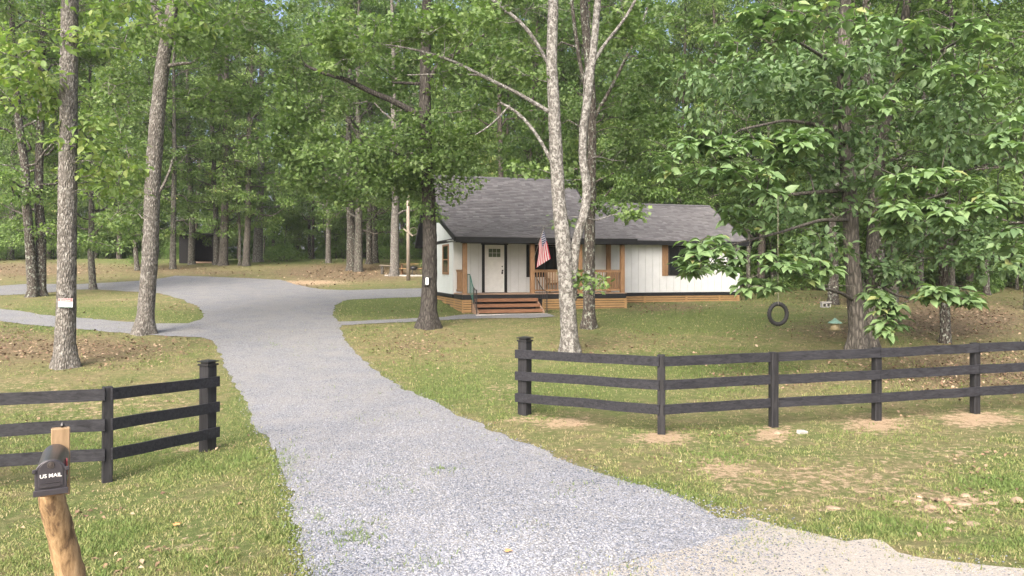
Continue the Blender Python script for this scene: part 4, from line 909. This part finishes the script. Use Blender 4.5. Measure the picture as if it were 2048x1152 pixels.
# door and its frame
mb = MB(); mb.box(1.26, 1.385, WV-.06, WV-.0225, FL+.002, FL+2.12); mb.box(2.29, 2.42, WV-.06, WV-.0225, FL+.002, FL+2.12); mb.box(1.22, 2.46, WV-.075, WV-.0225, FL+2.122, FL+2.26); mb.build('door_frame', M['black_trim'], cab)
door = MB().box(1.388, 2.287, WV-.04, WV-.0228, FL+.01, FL+2.118).build('door', M['white'], cab)
mb = MB()
for i in range(3):
    for j in range(2): mb.box(1.565+i*.185, 1.565+i*.185+.17, WV-.047, WV-.0405, FL+1.58+j*.19, FL+1.58+j*.19+.175)
mb.build('door_pane', M['door_glass'], door)
mb = MB(); mb.box(1.46, 1.80, WV-.046, WV-.0405, FL+.2, FL+.72); mb.box(1.88, 2.21, WV-.046, WV-.0405, FL+.2, FL+.72); mb.box(1.46, 1.80, WV-.046, WV-.0405, FL+.82, FL+1.46); mb.box(1.88, 2.21, WV-.046, WV-.0405, FL+.82, FL+1.46); mb.build('door_panel', M['white'], door, bevel=.004)
mb = MB(); mb.tube([(2.19, WV-.04, FL+.98), (2.19, WV-.09, FL+.98)], [.03, .03], 10); mb.tube([(2.19, WV-.09, FL+.98), (2.19, WV-.13, FL+.98)], [.022, .035], 10); mb.box(2.155, 2.225, WV-.055, WV-.041, FL+.82, FL+.94); mb.build('door_handle', M['black_metal'], door)
MB().tube([(2.19, WV-.04, FL+1.16), (2.19, WV-.065, FL+1.16)], [.032, .03], 10).build('deadbolt', M['black_metal'], door)
tag(MB().box(0, .95, 0, .48, 0, .012).build('door_mat', plain('mat', (.07, .055, .045), .95)), 'dark door mat lying before the white front door', 'door mat').matrix_world = Matrix.Translation(wl(1.37, 1.16, FL+.001))@Matrix.Rotation(HA, 4, 'Z')
# windows
def win_front(u0, u1, z0, z1, fr=.09, mull=()):
    w_ = MB(); w_.box(u0, u1, WV-.05, WV-.0225, z0, z0+fr); w_.box(u0, u1, WV-.05, WV-.0225, z1-fr, z1); w_.box(u0, u0+fr, WV-.05, WV-.0225, z0+fr, z1-fr); w_.box(u1-fr, u1, WV-.05, WV-.0225, z0+fr, z1-fr)
    for q in mull: w_.box(q-.03, q+.03, WV-.045, WV-.0225, z0+fr, z1-fr)
    o = w_.build('window', M['black_trim'], cab); MB().box(u0+fr, u1-fr, WV-.032, WV-.024, z0+fr, z1-fr).build('pane', M['glass'], o); return o
win_front(3.33, 5.15, 1.50, 2.98, .1, (4.2,))
win_front(10.43, 11.63, 1.56, 3.0, .07, (11.03,))
def shutter(u0, u1, z0, z1):
    s_ = MB(); n = 2; wd = (u1-u0)/n
    for i in range(n): s_.box(u0+i*wd+.004, u0+(i+1)*wd-.004, WV-.045, WV-.0225, z0, z1)
    s_.box(u0, u1, WV-.06, WV-.0455, z0+.2, z0+.29); s_.box(u0, u1, WV-.06, WV-.0455, z1-.29, z1-.2); s_.build('shutter', M['cedar'], cab)
shutter(10.10, 10.42, 1.54, 3.02); shutter(11.64, 11.96, 1.54, 3.02)
s_ = MB()
for v0, v1 in ((2.7, 2.84), (3.98, 4.12)): s_.box(-.06, -.0225, v0, v1, 1.62, 3.0)
s_.box(-.06, -.0225, 2.84, 3.98, 1.62, 1.72); s_.box(-.06, -.0225, 2.84, 3.98, 2.92, 3.0); s_.box(-.05, -.0225, 2.84, 3.98, 2.28, 2.33)
o = s_.build('window', M['cedar'], cab); MB().box(-.04, -.024, 2.84, 3.98, 1.72, 2.92).build('pane', M['glass'], o)
MB().box(7.9, 8.0, WV-.10, WV-.0225, 2.88, 3.02).build('wall_light', M['white'], cab, bevel=.02)
# corner boards
mb = MB(); mb.box(-.03, -.0225, WV-.03, WV+.12, FL-.06, EV-.14); mb.box(-.03, .1, WV-.045, WV-.0301, FL-.06, EV-.13); mb.build('corner_board', M['white_siding'], cab); mb = MB(); mb.box(14.2, 14.33, WV-.045, WV-.0225, FL-.06, 3.14); mb.build('corner_board', M['white_siding'], cab)
# stairs
st = MB(); SV0 = -.02
for i in range(3):
    z = FL-.215*(i+1)+.02; v1 = SV0-.30*i; st.box(.46, 3.2, v1-.32, v1-.02, z-.05, z); st.box(.46, 3.2, v1-.32, v1-.285, z-.13, z-.051)
stairs = st.build('stairs', M['stair_wood'], cab)
mb = MB()
for u in (.40, 3.2):
    mb.prism([(SV0, FL-.25), (SV0, gl(1, 0)-.1), (SV0-1.02, gl(1, -1)-.08), (SV0-1.02, gl(1, -1)+.14)], lambda a, b: (u, a, b), lambda a, b: (u+.055, a, b))
mb.build('stringer', M['deck_wood'], stairs)
MB().box(.30, 3.35, SV0-1.14, SV0-1.03, gl(1, -1)-.1, gl(1, -1)+.05).build('bottom_sill', M['concrete'], stairs, bevel=.006)
MB().box(.46, 3.2, .03, .055, -.05, FL-.26).build('riser_shade_panel', M['black_trim'], stairs)  # added black panel, stands in for shade in the open step gaps
def handrail(u, pts, mat, zb):
    mb = MB(); P = [(u, a, b) for a, b in pts]; mb.tube(P, .02, 6)
    for (a0, b0), (a1, b1) in zip(pts[:-1], pts[1:]):
        if abs(a1-a0) < .05: continue
        for t_ in (.25, .75): a = a0+(a1-a0)*t_; b = b0+(b1-b0)*t_; mb.tube([(u, a, zb(a)), (u, a, b)], .009, 5)
    mb.tube([(u, pts[0][0], zb(pts[0][0])), P[0]], .018, 6); mb.build('handrail', mat, cab)
zb = lambda a: FL+.01 if a > -.05 else max(gl(1, -1)+.02, FL+a*.72)
handrail(.33, [(.62, FL+.82), (.1, FL+.82), (-.05, FL+.74), (-.3, FL+.45), (-.55, FL+.3)], M['green_metal'], zb)
handrail(.34, [(-.57, FL+.28), (-.8, FL+.2), (-1.1, FL+.2), (-1.101, gl(1, -1)-.05)], M['black_metal'], zb)
handrail(3.34, [(1.0, FL+.9), (.6, FL+.85), (.2, FL+.62), (-.2, FL+.34), (-.6, FL+.16), (-1.1, FL+.1), (-1.101, gl(1, -1)-.05)], M['black_metal'], zb)

# flag on a pole fixed to the porch post
fl = empty('flag', wl(3.1, .02, 2.25), HA, 'american flag hanging limp from a slanted pole on the porch post', 'flag')
pt0 = Vector((0, 0, 0)); pt1 = Vector((.20, -.85, 1.34))
mb = MB(); mb.tube([pt0, pt1], [.013, .011], 8); mb.build('pole', M['grey_wood'], fl, True); MB().tube([pt1, pt1+Vector((.01, -.03, .05))], [.022, .012], 8).build('finial', M['black_metal'], fl)
NS, NTt = 26, 40; V = []
d_ = (pt1-pt0).normalized()
for i in range(NS+1):
    s1 = i/NS; h = pt1-d_*(.04+.72*s1)
    for j in range(NTt+1):
        t1 = j/NTt
        e = Vector((.40*(1-s1)**1.2-.04*s1-.03, .18*(1-s1), -1.26+.22*s1))
        p = h+e*t1; wv = math.sin(s1*11+t1*2.2)*.055*min(1, t1*4)*(1-.3*t1); p += Vector((wv*.45, wv, 0)); p.x += .03*math.sin(t1*5)*s1
        V.append(tuple(p))
Fq = []; mi = []
for i in range(NS):
    for j in range(NTt):
        Fq.append((i*(NTt+1)+j, i*(NTt+1)+j+1, (i+1)*(NTt+1)+j+1, (i+1)*(NTt+1)+j))
        st_ = i//2; mi.append(2 if (i < 14 and j < 16) else (0 if st_ % 2 == 0 else 1))
cl = link('cloth', mesh_np('cloth', np.array(V), np.array(Fq), mi=mi), [M['flag_red'], M['flag_white_shaded'], M['flag_blue']], fl, True)
Vn = np.array(V).reshape(NS+1, NTt+1, 3); sv = []; sf = []
for a in range(9):
    for b in range(6 if a % 2 == 0 else 5):
        i = 1+a*1.45; j = 1.3+b*2.65+(0 if a % 2 == 0 else 1.3); i0, j0 = int(i), int(j); P = Vn[i0, j0]*(1-i+i0)+Vn[i0+1, j0]*(i-i0); P = P+(Vn[i0, j0+1]-Vn[i0, j0])*(j-j0)
        n_ = np.cross(Vn[i0+1, j0]-Vn[i0, j0], Vn[i0, j0+1]-Vn[i0, j0]); n_ /= np.linalg.norm(n_); A = Vn[i0, j0+1]-Vn[i0, j0]; A /= np.linalg.norm(A); B_ = np.cross(n_, A)
        for sg in (1, -1):
            k = len(sv); sv.append(P+n_*.004*sg)
            for q in range(10): r_ = .022 if q % 2 == 0 else .009; sv.append(P+n_*.004*sg+r_*(math.cos(q*math.pi/5)*A+math.sin(q*math.pi/5)*B_))
            for q in range(10): sf.append((k, k+1+q, k+1+(q+1) % 10))
link('stars', mesh_np('stars', np.array(sv), np.array(sf)), M['white'], cl)

# chair on the porch
ch = empty('porch_chair', wl(4.45, 1.12, FL+.001), HA, 'dark wicker armchair with tan cushions behind the porch railing', 'chair')
for sx in (-1, 1):
    for y0 in (-.26, .24): MB().bar((sx*.3, y0, 0), (sx*.3, y0, .42), .045, .045, (0, 1, 0)).build('leg', M['wicker'], ch)
    MB().box(sx*.33-.035, sx*.33+.035, -.3, .28, .58, .63).build('armrest', M['wicker'], ch, bevel=.012); MB().bar((sx*.33, -.26, .42), (sx*.33, -.26, .58), .04, .04, (0, 1, 0)).build('arm_support', M['wicker'], ch)
MB().box(-.32, .32, -.3, .28, .34, .42).build('seat', M['wicker'], ch, bevel=.015)
MB().box(-.28, .28, -.28, .2, .422, .53).build('cushion', M['cushion'], ch, bevel=.035)
mb = MB(); mb.prism([(.18, .42), (.26, .42), (.38, .98), (.32, .98)], lambda a, b: (-.32, a, b), lambda a, b: (.32, a, b)); mb.build('backrest', M['wicker'], ch, bevel=.012)
mb = MB(); mb.prism([(.08, .54), (.19, .54), (.31, .94), (.2, .94)], lambda a, b: (-.26, a, b), lambda a, b: (.26, a, b)); mb.build('back_cushion', M['cushion'], ch, bevel=.035)

# ------------------------------------------------------------------ fences
def fence(name, label, posts, rh, gates, post_front=()):
    """posts: (x, y, height)"""
    b = (posts[0][0], posts[0][1], zgf(*posts[0][:2])); e = empty(name, b, 0, label, 'fence'); B = Vector(b)
    for i, (x, y, h) in enumerate(posts):
        z = zgf(x, y)-.15; q = Vector((x, y, z))-B; g = i in gates; w_ = .098 if g else .066
        d = Vector((posts[min(i+1, len(posts)-1)][0]-posts[max(i-1, 0)][0], posts[min(i+1, len(posts)-1)][1]-posts[max(i-1, 0)][1], 0)); az = math.atan2(d.y, d.x)
        o = MB().box(-w_, w_, -w_, w_, 0, h+.15-(.09 if g else 0)).build('gate_post' if g else 'post', M['fence_post'], e, bevel=.008); o.location = q; o.rotation_euler = (random.uniform(-.008, .008), random.uniform(-.008, .008), az)
        if g:
            c = MB(); zt = h+.15-.09; c.box(-.115, .115, -.115, .115, zt+.001, zt+.03); c.box(-.08, .08, -.08, .08, zt+.03, zt+.06)
            c.add([(-.12, -.12, zt+.06), (.12, -.12, zt+.06), (.12, .12, zt+.06), (-.12, .12, zt+.06), (-.12, -.12, zt+.075), (.12, -.12, zt+.075), (.12, .12, zt+.075), (-.12, .12, zt+.075), (0, 0, zt+.105)],
                  [(3, 2, 1, 0), (0, 1, 5, 4), (1, 2, 6, 5), (2, 3, 7, 6), (3, 0, 4, 7), (4, 5, 8), (5, 6, 8), (6, 7, 8), (7, 4, 8)])
            c.build('post_cap', M['black_metal'], o)
    for i in range(len(posts)-1):
        A = posts[i]; C = posts[i+1]; d = Vector((C[0]-A[0], C[1]-A[1], 0)); L = d.length; d.normalize(); nrm = Vector((d.y, -d.x, 0))
        if nrm.y > 0: nrm = -nrm
        for k, (ha, hb) in enumerate(zip(rh[i], rh[i+1])):
            off = .085 if not (i in gates or i+1 in gates) else .1
            oa = .121 if i in gates else .089; ob = .121 if (i+1) in gates else .089
            if i in post_front: oa = .0
            if i+1 in post_front: ob = .0
            if i in gates: ext_a = .13
            else: ext_a = -.002 if i not in post_front else -.07
            ext_b = .13 if (i+1) in gates else (-.002 if (i+1) not in post_front else -.07)
            pa = Vector((A[0], A[1], zgf(A[0], A[1])+ha))+nrm*oa-d*ext_a-B; pb = Vector((C[0], C[1], zgf(C[0], C[1])+hb))+nrm*ob+d*ext_b-B
            mb = MB(); n = 5; mid = []
            for t_ in np.linspace(0, 1, n):
                p = pa.lerp(pb, t_); p.z += random.uniform(-.008, .008) if 0 < t_ < 1 else 0; mid.append(p)
            V = []
            for p in mid:
                for sx, sz in ((-1, -1), (1, -1), (1, 1), (-1, 1)): V.append(p+nrm*.021*sx+Vector((0, 0, .083*sz)))
            Fx = [(0, 1, 2, 3), tuple(range(4*n-4, 4*n))[::-1]]
            for j in range(n-1):
                for q in range(4): Fx.append((j*4+q, j*4+(q+1) % 4, j*4+4+(q+1) % 4, j*4+4+q))
            mb.add(V, Fx); mb.build('rail', M['fence'], e)
def gp(px, Y): return ((px-1024)/F*Y, Y)
fence('board_fence', 'short black three board fence left of the driveway, behind the mailbox', [(*gp(415, 12.4), 1.50), (*gp(214, 10.7), 1.36), (-8.25, 10.05, 1.36), (-10.7, 9.5, 1.36)],
      [(.30, .72, 1.14), (.41, .83, 1.26), (.41, .83, 1.26), (.41, .83, 1.26)], (0,))
rp = [(*gp(1049, 14.5), 1.50), (*gp(1323, 12.85), 1.36), (*gp(1547, 13.4), 1.34), (*gp(1753, 13.8), 1.34), (*gp(1950, 14.25), 1.34), (10.9, 14.75, 1.34), (13.1, 15.2, 1.34)]
fence('board_fence', 'long black three board fence crossing the yard right of the driveway', rp, [(.33, .75, 1.17)]+[(.43, .85, 1.25)]*6, (0,), (2,))

# ------------------------------------------------------------------ mailbox
mx, my = -2.935, 4.77
mbx = empty('mailbox', (mx, my, zgf(mx, my)), R(32), 'black arched mailbox on a crooked peeled log post', 'mailbox')
zb_ = 1.46; wdt = .079; hh = .112; ln = .46
arch = [(-wdt, 0), (wdt, 0)]+[(wdt*math.cos(a), hh+wdt*1.02*math.sin(a)) for a in np.linspace(0, math.pi, 15)]
b_ = MB(); b_.prism(arch, lambda a, b: (a, -.2, b+zb_), lambda a, b: (a+.03, -.2+ln, b+zb_)); box = b_.build('box', M['mail_black'], mbx, bevel=.003)
arch2 = [(x*1.07, z*1.03-.004) for x, z in arch]
b_ = MB(); b_.prism(arch2, lambda a, b: (a, -.225, b+zb_), lambda a, b: (a, -.2005, b+zb_)); dr = b_.build('door', M['mail_black'], box, bevel=.004)
arch3 = [(x*.82, .03+z*.84) for x, z in arch]
b_ = MB(); b_.prism(arch3, lambda a, b: (a, -.231, b+zb_), lambda a, b: (a, -.2255, b+zb_)); b_.build('door_panel', M['mail_black'], dr, bevel=.002)
b_ = MB(); b_.box(-.092, .092, -.24, -.2255, zb_-.02, zb_+.016); b_.box(-.096, -.075, -.236, -.2255, zb_+.12, zb_+.145); b_.box(.075, .096, -.236, -.2255, zb_+.12, zb_+.145); b_.build('lip', M['mail_black'], dr, bevel=.003)
b_ = MB(); b_.tube([(0, -.231, zb_+.162), (0, -.236, zb_+.162)], [.020, .018], 16); b_.tube([(0, -.236, zb_+.162), (0, -.239, zb_+.162)], [.010, .008], 10); b_.build('emblem', plain('bronze', (.07, .06, .055), .4, .5, .6), dr)
b_ = MB(); b_.box(-.05, .05, -.236, -.2312, zb_+.03, zb_+.05); b_.box(-.045, .045, -.239, -.2362, zb_+.056, zb_+.062); b_.build('number_plate', M['mail_black'], dr)
def text(name, s_, size, mat, parent, loc, rot, ext=.001, bold=.0, sx=1.0):
    c = bpy.data.curves.new(name, 'FONT'); c.body = s_; c.size = size; c.extrude = ext; c.offset = bold;  c.align_x = 'CENTER'; c.align_y = 'CENTER'
    t_ = bpy.data.objects.new(name, c); COL.objects.link(t_); dg = bpy.context.evaluated_depsgraph_get(); me = bpy.data.meshes.new_from_object(t_.evaluated_get(dg)); bpy.data.objects.remove(t_)
    me.materials.clear(); o = link(name, me, mat, parent); o.location = loc; o.rotation_euler = rot; o.scale = (sx, 1, 1); return o
text('lettering', 'US MAIL', .032, M['white'], dr, (0, -.2335, zb_+.098), (R(90), 0, 0), .001, .0003, 1.0)
b_ = MB(); b_.box(wdt+.005, wdt+.012, -.14, -.115, zb_+.07, zb_+.15); b_.box(wdt+.005, wdt+.012, -.14, -.02, zb_+.10, zb_+.15); b_.build('flag', plain('faded_red', (.22, .04, .045), .6), box)
pts = [(.22, .20, -.1), (.17, .20, .3), (.13, .19, .7), (.075, .15, 1.0), (.035, .08, 1.2), (.005, .02, 1.36), (.0, .0, 1.41)]
Q, rr = resample(pts, [.105, .095, .088, .082, .078, .074, .066], .03)
V, Fq = tube_np(Q, rr, 20, .03); mb = MB(); mb.add(V, [tuple(f) for f in Fq]+[tuple(range(len(V)-20, len(V)))]); 
m = NT('log'); v = m.coord((1, 1, .3)); n_ = m.noise(m.coord((1, 1, .18)), 22, 6, .75, .6); n2_ = m.noise(m.coord((1, 1, .3)), 9, 5, .7)
c = m.ramp(n_, [(.3, (.08, .048, .025)), (.5, (.25, .165, .085)), (.72, (.40, .29, .165))]); c = m.mix(m.ramp(n2_, [(.52, (0, 0, 0)), (.6, (1, 1, 1))]), c, (.11, .07, .04)); m.bump(n_, .8, .01); M['log'] = m.fin(c, .8, .2)
mb.build('post', M['log'], mbx, True)
MB().box(-.06, .06, -.15, .3, 1.412, zb_-.001).build('mount_board', M['cedar'], mbx, bevel=.004)
MB().box(.005, .115, .27, .33, 1.3, 1.75).build('back_board', wood_mat('pale_board', (.16, .11, .06), (.27, .19, .115), (8, 8, 1), 3), mbx, bevel=.006)
MB().tube([(.07, .3, 1.751), (.07, .3, 1.765), (.07, .3, 1.785)], [.008, .016, .004], 8).build('knob', M['black_metal'], mbx)

# ------------------------------------------------------------------ sign on the left trunk
ys = YA-.27; sgn = empty('trespassing_sign', at(131, 606, ys), 0, 'small red and white no trespassing sign nailed to the left trunk', 'sign')
sgn.rotation_euler = (0, R(1.5), R(4))
MB().box(-.18, .18, 0, .006, -.115, .115).build('board', M['white'], sgn)
MB().box(-.175, .175, -.003, -.0005, .035, .11).build('red_band', M['red'], sgn); MB().box(-.175, .175, -.003, -.0005, -.112, -.098).build('green_band', M['dark_green'], sgn)
text('lettering', 'PRIVATE PROPERTY', .040, M['white'], sgn, (0, -.0045, .072), (R(90), 0, 0), .0005, .0006, .86)
text('lettering', 'NO', .05, M['dark_green'], sgn, (0, -.002, .0), (R(90), 0, 0), .0008, .001); text('lettering', 'TRESPASSING', .05, M['dark_green'], sgn, (0, -.002, -.055), (R(90), 0, 0), .0008, .0012, .92)

# box on the oak
bx = empty('key_box', at(853, 562, YC-.38), 0, 'small grey and white box strapped to the oak trunk', 'box')
MB().box(-.1, .06, 0, .1, -.16, .16).build('case', M['black_metal'], bx, bevel=.01); MB().box(-.03, .075, -.02, -.001, -.14, .12).build('cover', M['white'], bx, bevel=.008); MB().box(.05, .16, .01, .05, .1, .16).build('bracket', M['black_metal'], bx)

# ------------------------------------------------------------------ tyre swing
ts = at(1556, 628, 20.8); sw = empty('tyre_swing', ts, R(8), 'knobbly black dirt bike tyre hanging on a rope from a branch', 'tyre swing')
V = []; Fq = []; nR, nr = 72, 10
for i in range(nR):
    a = i*2*math.pi/nR
    for j in range(nr):
        b = j*2*math.pi/nr; rr = .052; kn = (.014 if (i % 3 != 0) and math.cos(b) > .35 else 0)
        r_ = .255+(rr+kn)*math.cos(b); V.append((r_*math.cos(a), (rr+.006)*math.sin(b), r_*1.08*math.sin(a)))
Fq = [(i*nr+j, ((i+1) % nR)*nr+j, ((i+1) % nR)*nr+(j+1) % nr, i*nr+(j+1) % nr) for i in range(nR) for j in range(nr)]
link('tyre', mesh_np('tyre', np.array(V), np.array(Fq)), M['rubber'], sw)
top = at(1556, 392, 20.8)[2]-ts[2]
mb = MB(); mb.tube([(0, 0, .22), (-.03, -.075, .27), (0, -.01, .36), (0, 0, 1.0), (0, 0, top)], .008, 6); mb.tube([(0, 0, .22), (.03, .075, .27), (0, .01, .36)], .008, 6); mb.build('rope', M['rope'], sw)
# bird feeder
fy = YF_-2.3; fz = at(1670, 648, fy); fd = empty('bird_feeder', fz, 0, 'hanging bird feeder with conical green lid near the double trunk', 'bird feeder')
MB().tube([(0, 0, -.13), (0, 0, -.115), (0, 0, .02)], [.13, .125, .125], 20).build('tub', M['feeder_body'], fd, True); MB().tube([(0, 0, .02), (0, 0, .045), (0, 0, .10), (0, 0, .16)], [.19, .17, .08, .02], 20).build('lid', M['feeder_lid'], fd, True)
MB().tube([(0, 0, -.15), (0, 0, -.132)], [.16, .16], 20).build('tray', M['feeder_body'], fd); MB().tube([(0, 0, .16), (0, 0, at(1670, 584, fy)[2]-fz[2])], .004, 5).build('wire', M['black_metal'], fd)
# concrete blocks
bp = hit(1651, 615); cb = empty('concrete_block', bp, R(6), 'grey hollow concrete block on the ground left of the dark trunk', 'concrete block')
mb = MB(); mb.box(-.2, .2, -.1, .1, 0, .035); mb.box(-.2, .2, -.1, .1, .165, .2)
for x in (-.2, -.018, .165): mb.box(x, x+.035, -.1, .1, .0352, .1648)
mb.build('shell', M['block'], cb)
cb2 = empty('cap_slab', bp+np.array([.02, 0, .202]), R(-3), 'flat pale slab lying on top of the hollow concrete block', 'slab'); MB().box(-.24, .22, -.12, .12, 0, .055).build('slab', M['concrete'], cb2, bevel=.008)

# ------------------------------------------------------------------ shed far left
sp = hit(393, 527); sh = empty('shed', sp, R(-4), 'small black open shed among the trees at the back of the clearing', 'shed')
k = sp[1]/F
mb = MB(); W2 = 36*k; mb.box(-W2, W2, 2.4, 2.5, 0, 2.3); mb.box(-W2, -W2+.08, .0, 2.4, 0, 2.4); mb.box(W2-.08, W2, 0, 2.4, 0, 2.3); mb.box(-W2+.08, -W2+.95, 0, .08, 0, 2.4); mb.box(W2-.2, W2-.08, 0, .08, 0, 2.3); mb.build('wall', M['dark_shed'], sh)
mb = MB(); mb.prism([(-.4, 2.62), (-.4, 2.52), (2.7, 2.3), (2.7, 2.4)], lambda a, b: (-W2-.35, a, b), lambda a, b: (W2+.2, a, b)); mb.build('roof', plain('shed_roof', (.05, .05, .052), .9), sh)
MB().box(-W2+.96, W2-.21, .0, .06, .02, .16).build('sill', M['deck_wood'], sh)

# ------------------------------------------------------------------ picnic corner
pp = hit(822, 551)
tag(MB().box(-1.7, 1.9, -.7, 1.0, -.1, .05).build('patio', M['concrete']), kind='structure').location = pp
def picnic(loc, rz, L, label):
    e = empty('picnic_table', loc, rz, label, 'picnic table')
    mb = MB()
    for i in range(5): mb.box(-L/2, L/2, -.36+i*.146, -.36+i*.146+.135, .72, .755)
    mb.build('tabletop', M['cedar_h'], e)
    for s_ in (-1, 1): MB().box(-L/2, L/2, s_*.62-.13, s_*.62+.13, .42, .455).build('bench', M['cedar_h'], e)
    for s_ in (-1, 1):
        x = s_*(L/2-.35)
        for q in (-1, 1): MB().bar((x, q*.55, 0), (x, q*.22, .715), .04, .09, (1, 0, 0)).build('leg', M['cedar'], e)
        MB().bar((x+.05*s_, -.72, .39), (x+.05*s_, .72, .39), .04, .09).build('cross_beam', M['cedar'], e)
    return e
picnic(pp+np.array([.2, .2, .051]), R(3), 2.4, 'wooden picnic table on the concrete pad behind the utility pole')
q = hit(773, 548); bn = empty('log_bench', q, R(20), 'rough plank bench on stumps left of the grey mottled tree', 'bench')
MB().bar((-.5, 0, .62), (.5, 0, .56), .3, .06).build('seat', M['grey_wood'], bn)
for x in (-.3, .32): MB().tube([(x, 0, -.05), (x, 0, .56)], [.12, .1], 10).build('stump', M['bark_brown'], bn)
gr_ = empty('kettle_grill', pp+np.array([.25, -.55, .051]), 0, 'small black round grill on the concrete pad by the cabin', 'grill')
MB().tube([(0, 0, .3), (0, 0, .36), (0, 0, .48), (0, 0, .56), (0, 0, .6)], [.12, .22, .27, .2, .03], 16).build('bowl', M['black_metal'], gr_, True)
for a in (0, 2.1, 4.2): MB().tube([(.22*math.cos(a), .22*math.sin(a), 0), (.1*math.cos(a), .1*math.sin(a), .34)], .014, 6).build('leg', M['black_metal'], gr_)
# utility pole and line
up = hit(817, 561); ut = empty('utility_pole', up, 0, 'weathered wooden utility pole left of the oak', 'utility pole')
ph = at(816, 392, up[1])[2]-up[2]
MB().tube([(0, 0, -.2), (-.02, 0, ph*.5), (-.03, 0, ph)], [.13, .11, .095], 12).build('pole', M['grey_wood'], ut, True)
MB().bar((-.28, -.14, at(816, 458, up[1])[2]-up[2]), (.3, -.14, at(816, 472, up[1])[2]-up[2]), .07, .09).build('cross_piece', M['grey_wood'], ut)
A = at(-60, -330, 17); Bp = np.array([up[0]-.03, up[1], up[2]+ph-.1])
P = curve_pts(A, Bp, -.028, 40, np.random.default_rng(1), 0); o = MB().tube(P-up, .016, 5).build('power_line', M['black_metal']); o.location = up; tag(o, 'thin black overhead wire running down to the utility pole', 'wire')
lp = wl(-.55, 9.6, 3.9); o = empty('cable_loop', lp, HA, 'pale round loop of cable hanging by the cabin roof edge', 'cable')
MB().tube([(.2*math.cos(a), 0, .2*math.sin(a)) for a in np.linspace(0, 6.1, 26)], .014, 6, True).build('coil', M['grey_wood'], o)
MB().tube([(.2, 0, 0), (.33, .1, .05)], .012, 5).build('hook', M['black_metal'], o)

# ------------------------------------------------------------------ stones and scraps on the verge
rs = np.random.default_rng(9)
def rock(px, py, wpx, hpx, label, group='pale stones half buried in the verge'):
    p = hit(px, py); r_ = wpx/F*p[1]/2
    bm = bmesh.new(); bmesh.ops.create_icosphere(bm, subdivisions=2, radius=1)
    for v_ in bm.verts:
        n_ = 1+rs.normal(0, .09); v_.co = Vector((v_.co.x*r_*n_, v_.co.y*r_*.7*n_, max(-.3, v_.co.z)*r_*hpx/wpx*1.3*n_))
    me = bpy.data.meshes.new('rock'); bm.to_mesh(me); bm.free(); o = link('rock', me, M['rock']); o.location = Vector(p)-Vector((0, 0, r_*.08)); o.rotation_euler = (0, 0, rs.uniform(-.5, .5)); tag(o, label, 'rock', group)
rl = [(2035, 1004, 34, 15), (1893, 1003, 22, 12), (1810, 1008, 16, 10), (1860, 1015, 30, 9), (1930, 992, 22, 10), (1900, 1047, 30, 12), (1945, 1050, 40, 10), (1858, 1058, 26, 9), (1985, 1008, 30, 8), (1668, 1018, 30, 7), (1795, 1006, 20, 8), (1925, 1008, 34, 8), (1895, 1060, 22, 8), (1990, 1022, 24, 7), (1555, 868, 22, 9), (1838, 1002, 20, 8), (1970, 988, 16, 7)]
for px, py, a, b in rl: rock(px, py, a, b, 'pale tan stone half buried in the rough grass verge on the right')
sb = hit(1604, 868); o = MB().box(-.09, .09, -.05, .05, -.01, .05).build('brick_scrap', M['concrete'], bevel=.006); o.location = sb; o.rotation_euler = (.15, .1, .5); tag(o, 'small whitish chunk of brick lying by the fence', 'brick')
Vb, Fb = leaf_lobed()
for px, py, lab in ((355, 1056, 'fallen orange leaf on the lawn below the left fence'), (1017, 1112, 'fallen orange leaf on the gravel in the foreground')):
    p = hit(px, py); o = link('fallen_leaf', mesh_np('fallen_leaf', (Vb-[.5, 0, 0])*.10, Fb), plain('orange_leaf', (.50, .24, .10))); o.location = (p[0], p[1], p[2]+.045); o.rotation_euler = (.1, -.1, 1.0); tag(o, lab, 'leaf')

# ------------------------------------------------------------------ humid air
hz = MB().box(-520, 520, -80, 620, -2, 75).build('haze', None or M['white']); hz.data.materials.clear()
hm = bpy.data.materials.new('humid_air'); hm.use_nodes = True; ht = hm.node_tree; ht.nodes.remove(ht.nodes['Principled BSDF'])
pv = ht.nodes.new('ShaderNodeVolumePrincipled'); pv.inputs['Color'].default_value = (.93, .97, 1, 1); pv.inputs['Density'].default_value = .00035; pv.inputs['Anisotropy'].default_value = .2
ht.links.new(pv.outputs[0], ht.nodes['Material Output'].inputs['Volume']); hz.data.materials.append(hm); tag(hz, 'faint humid air over the yard and woods', 'haze', kind='stuff')
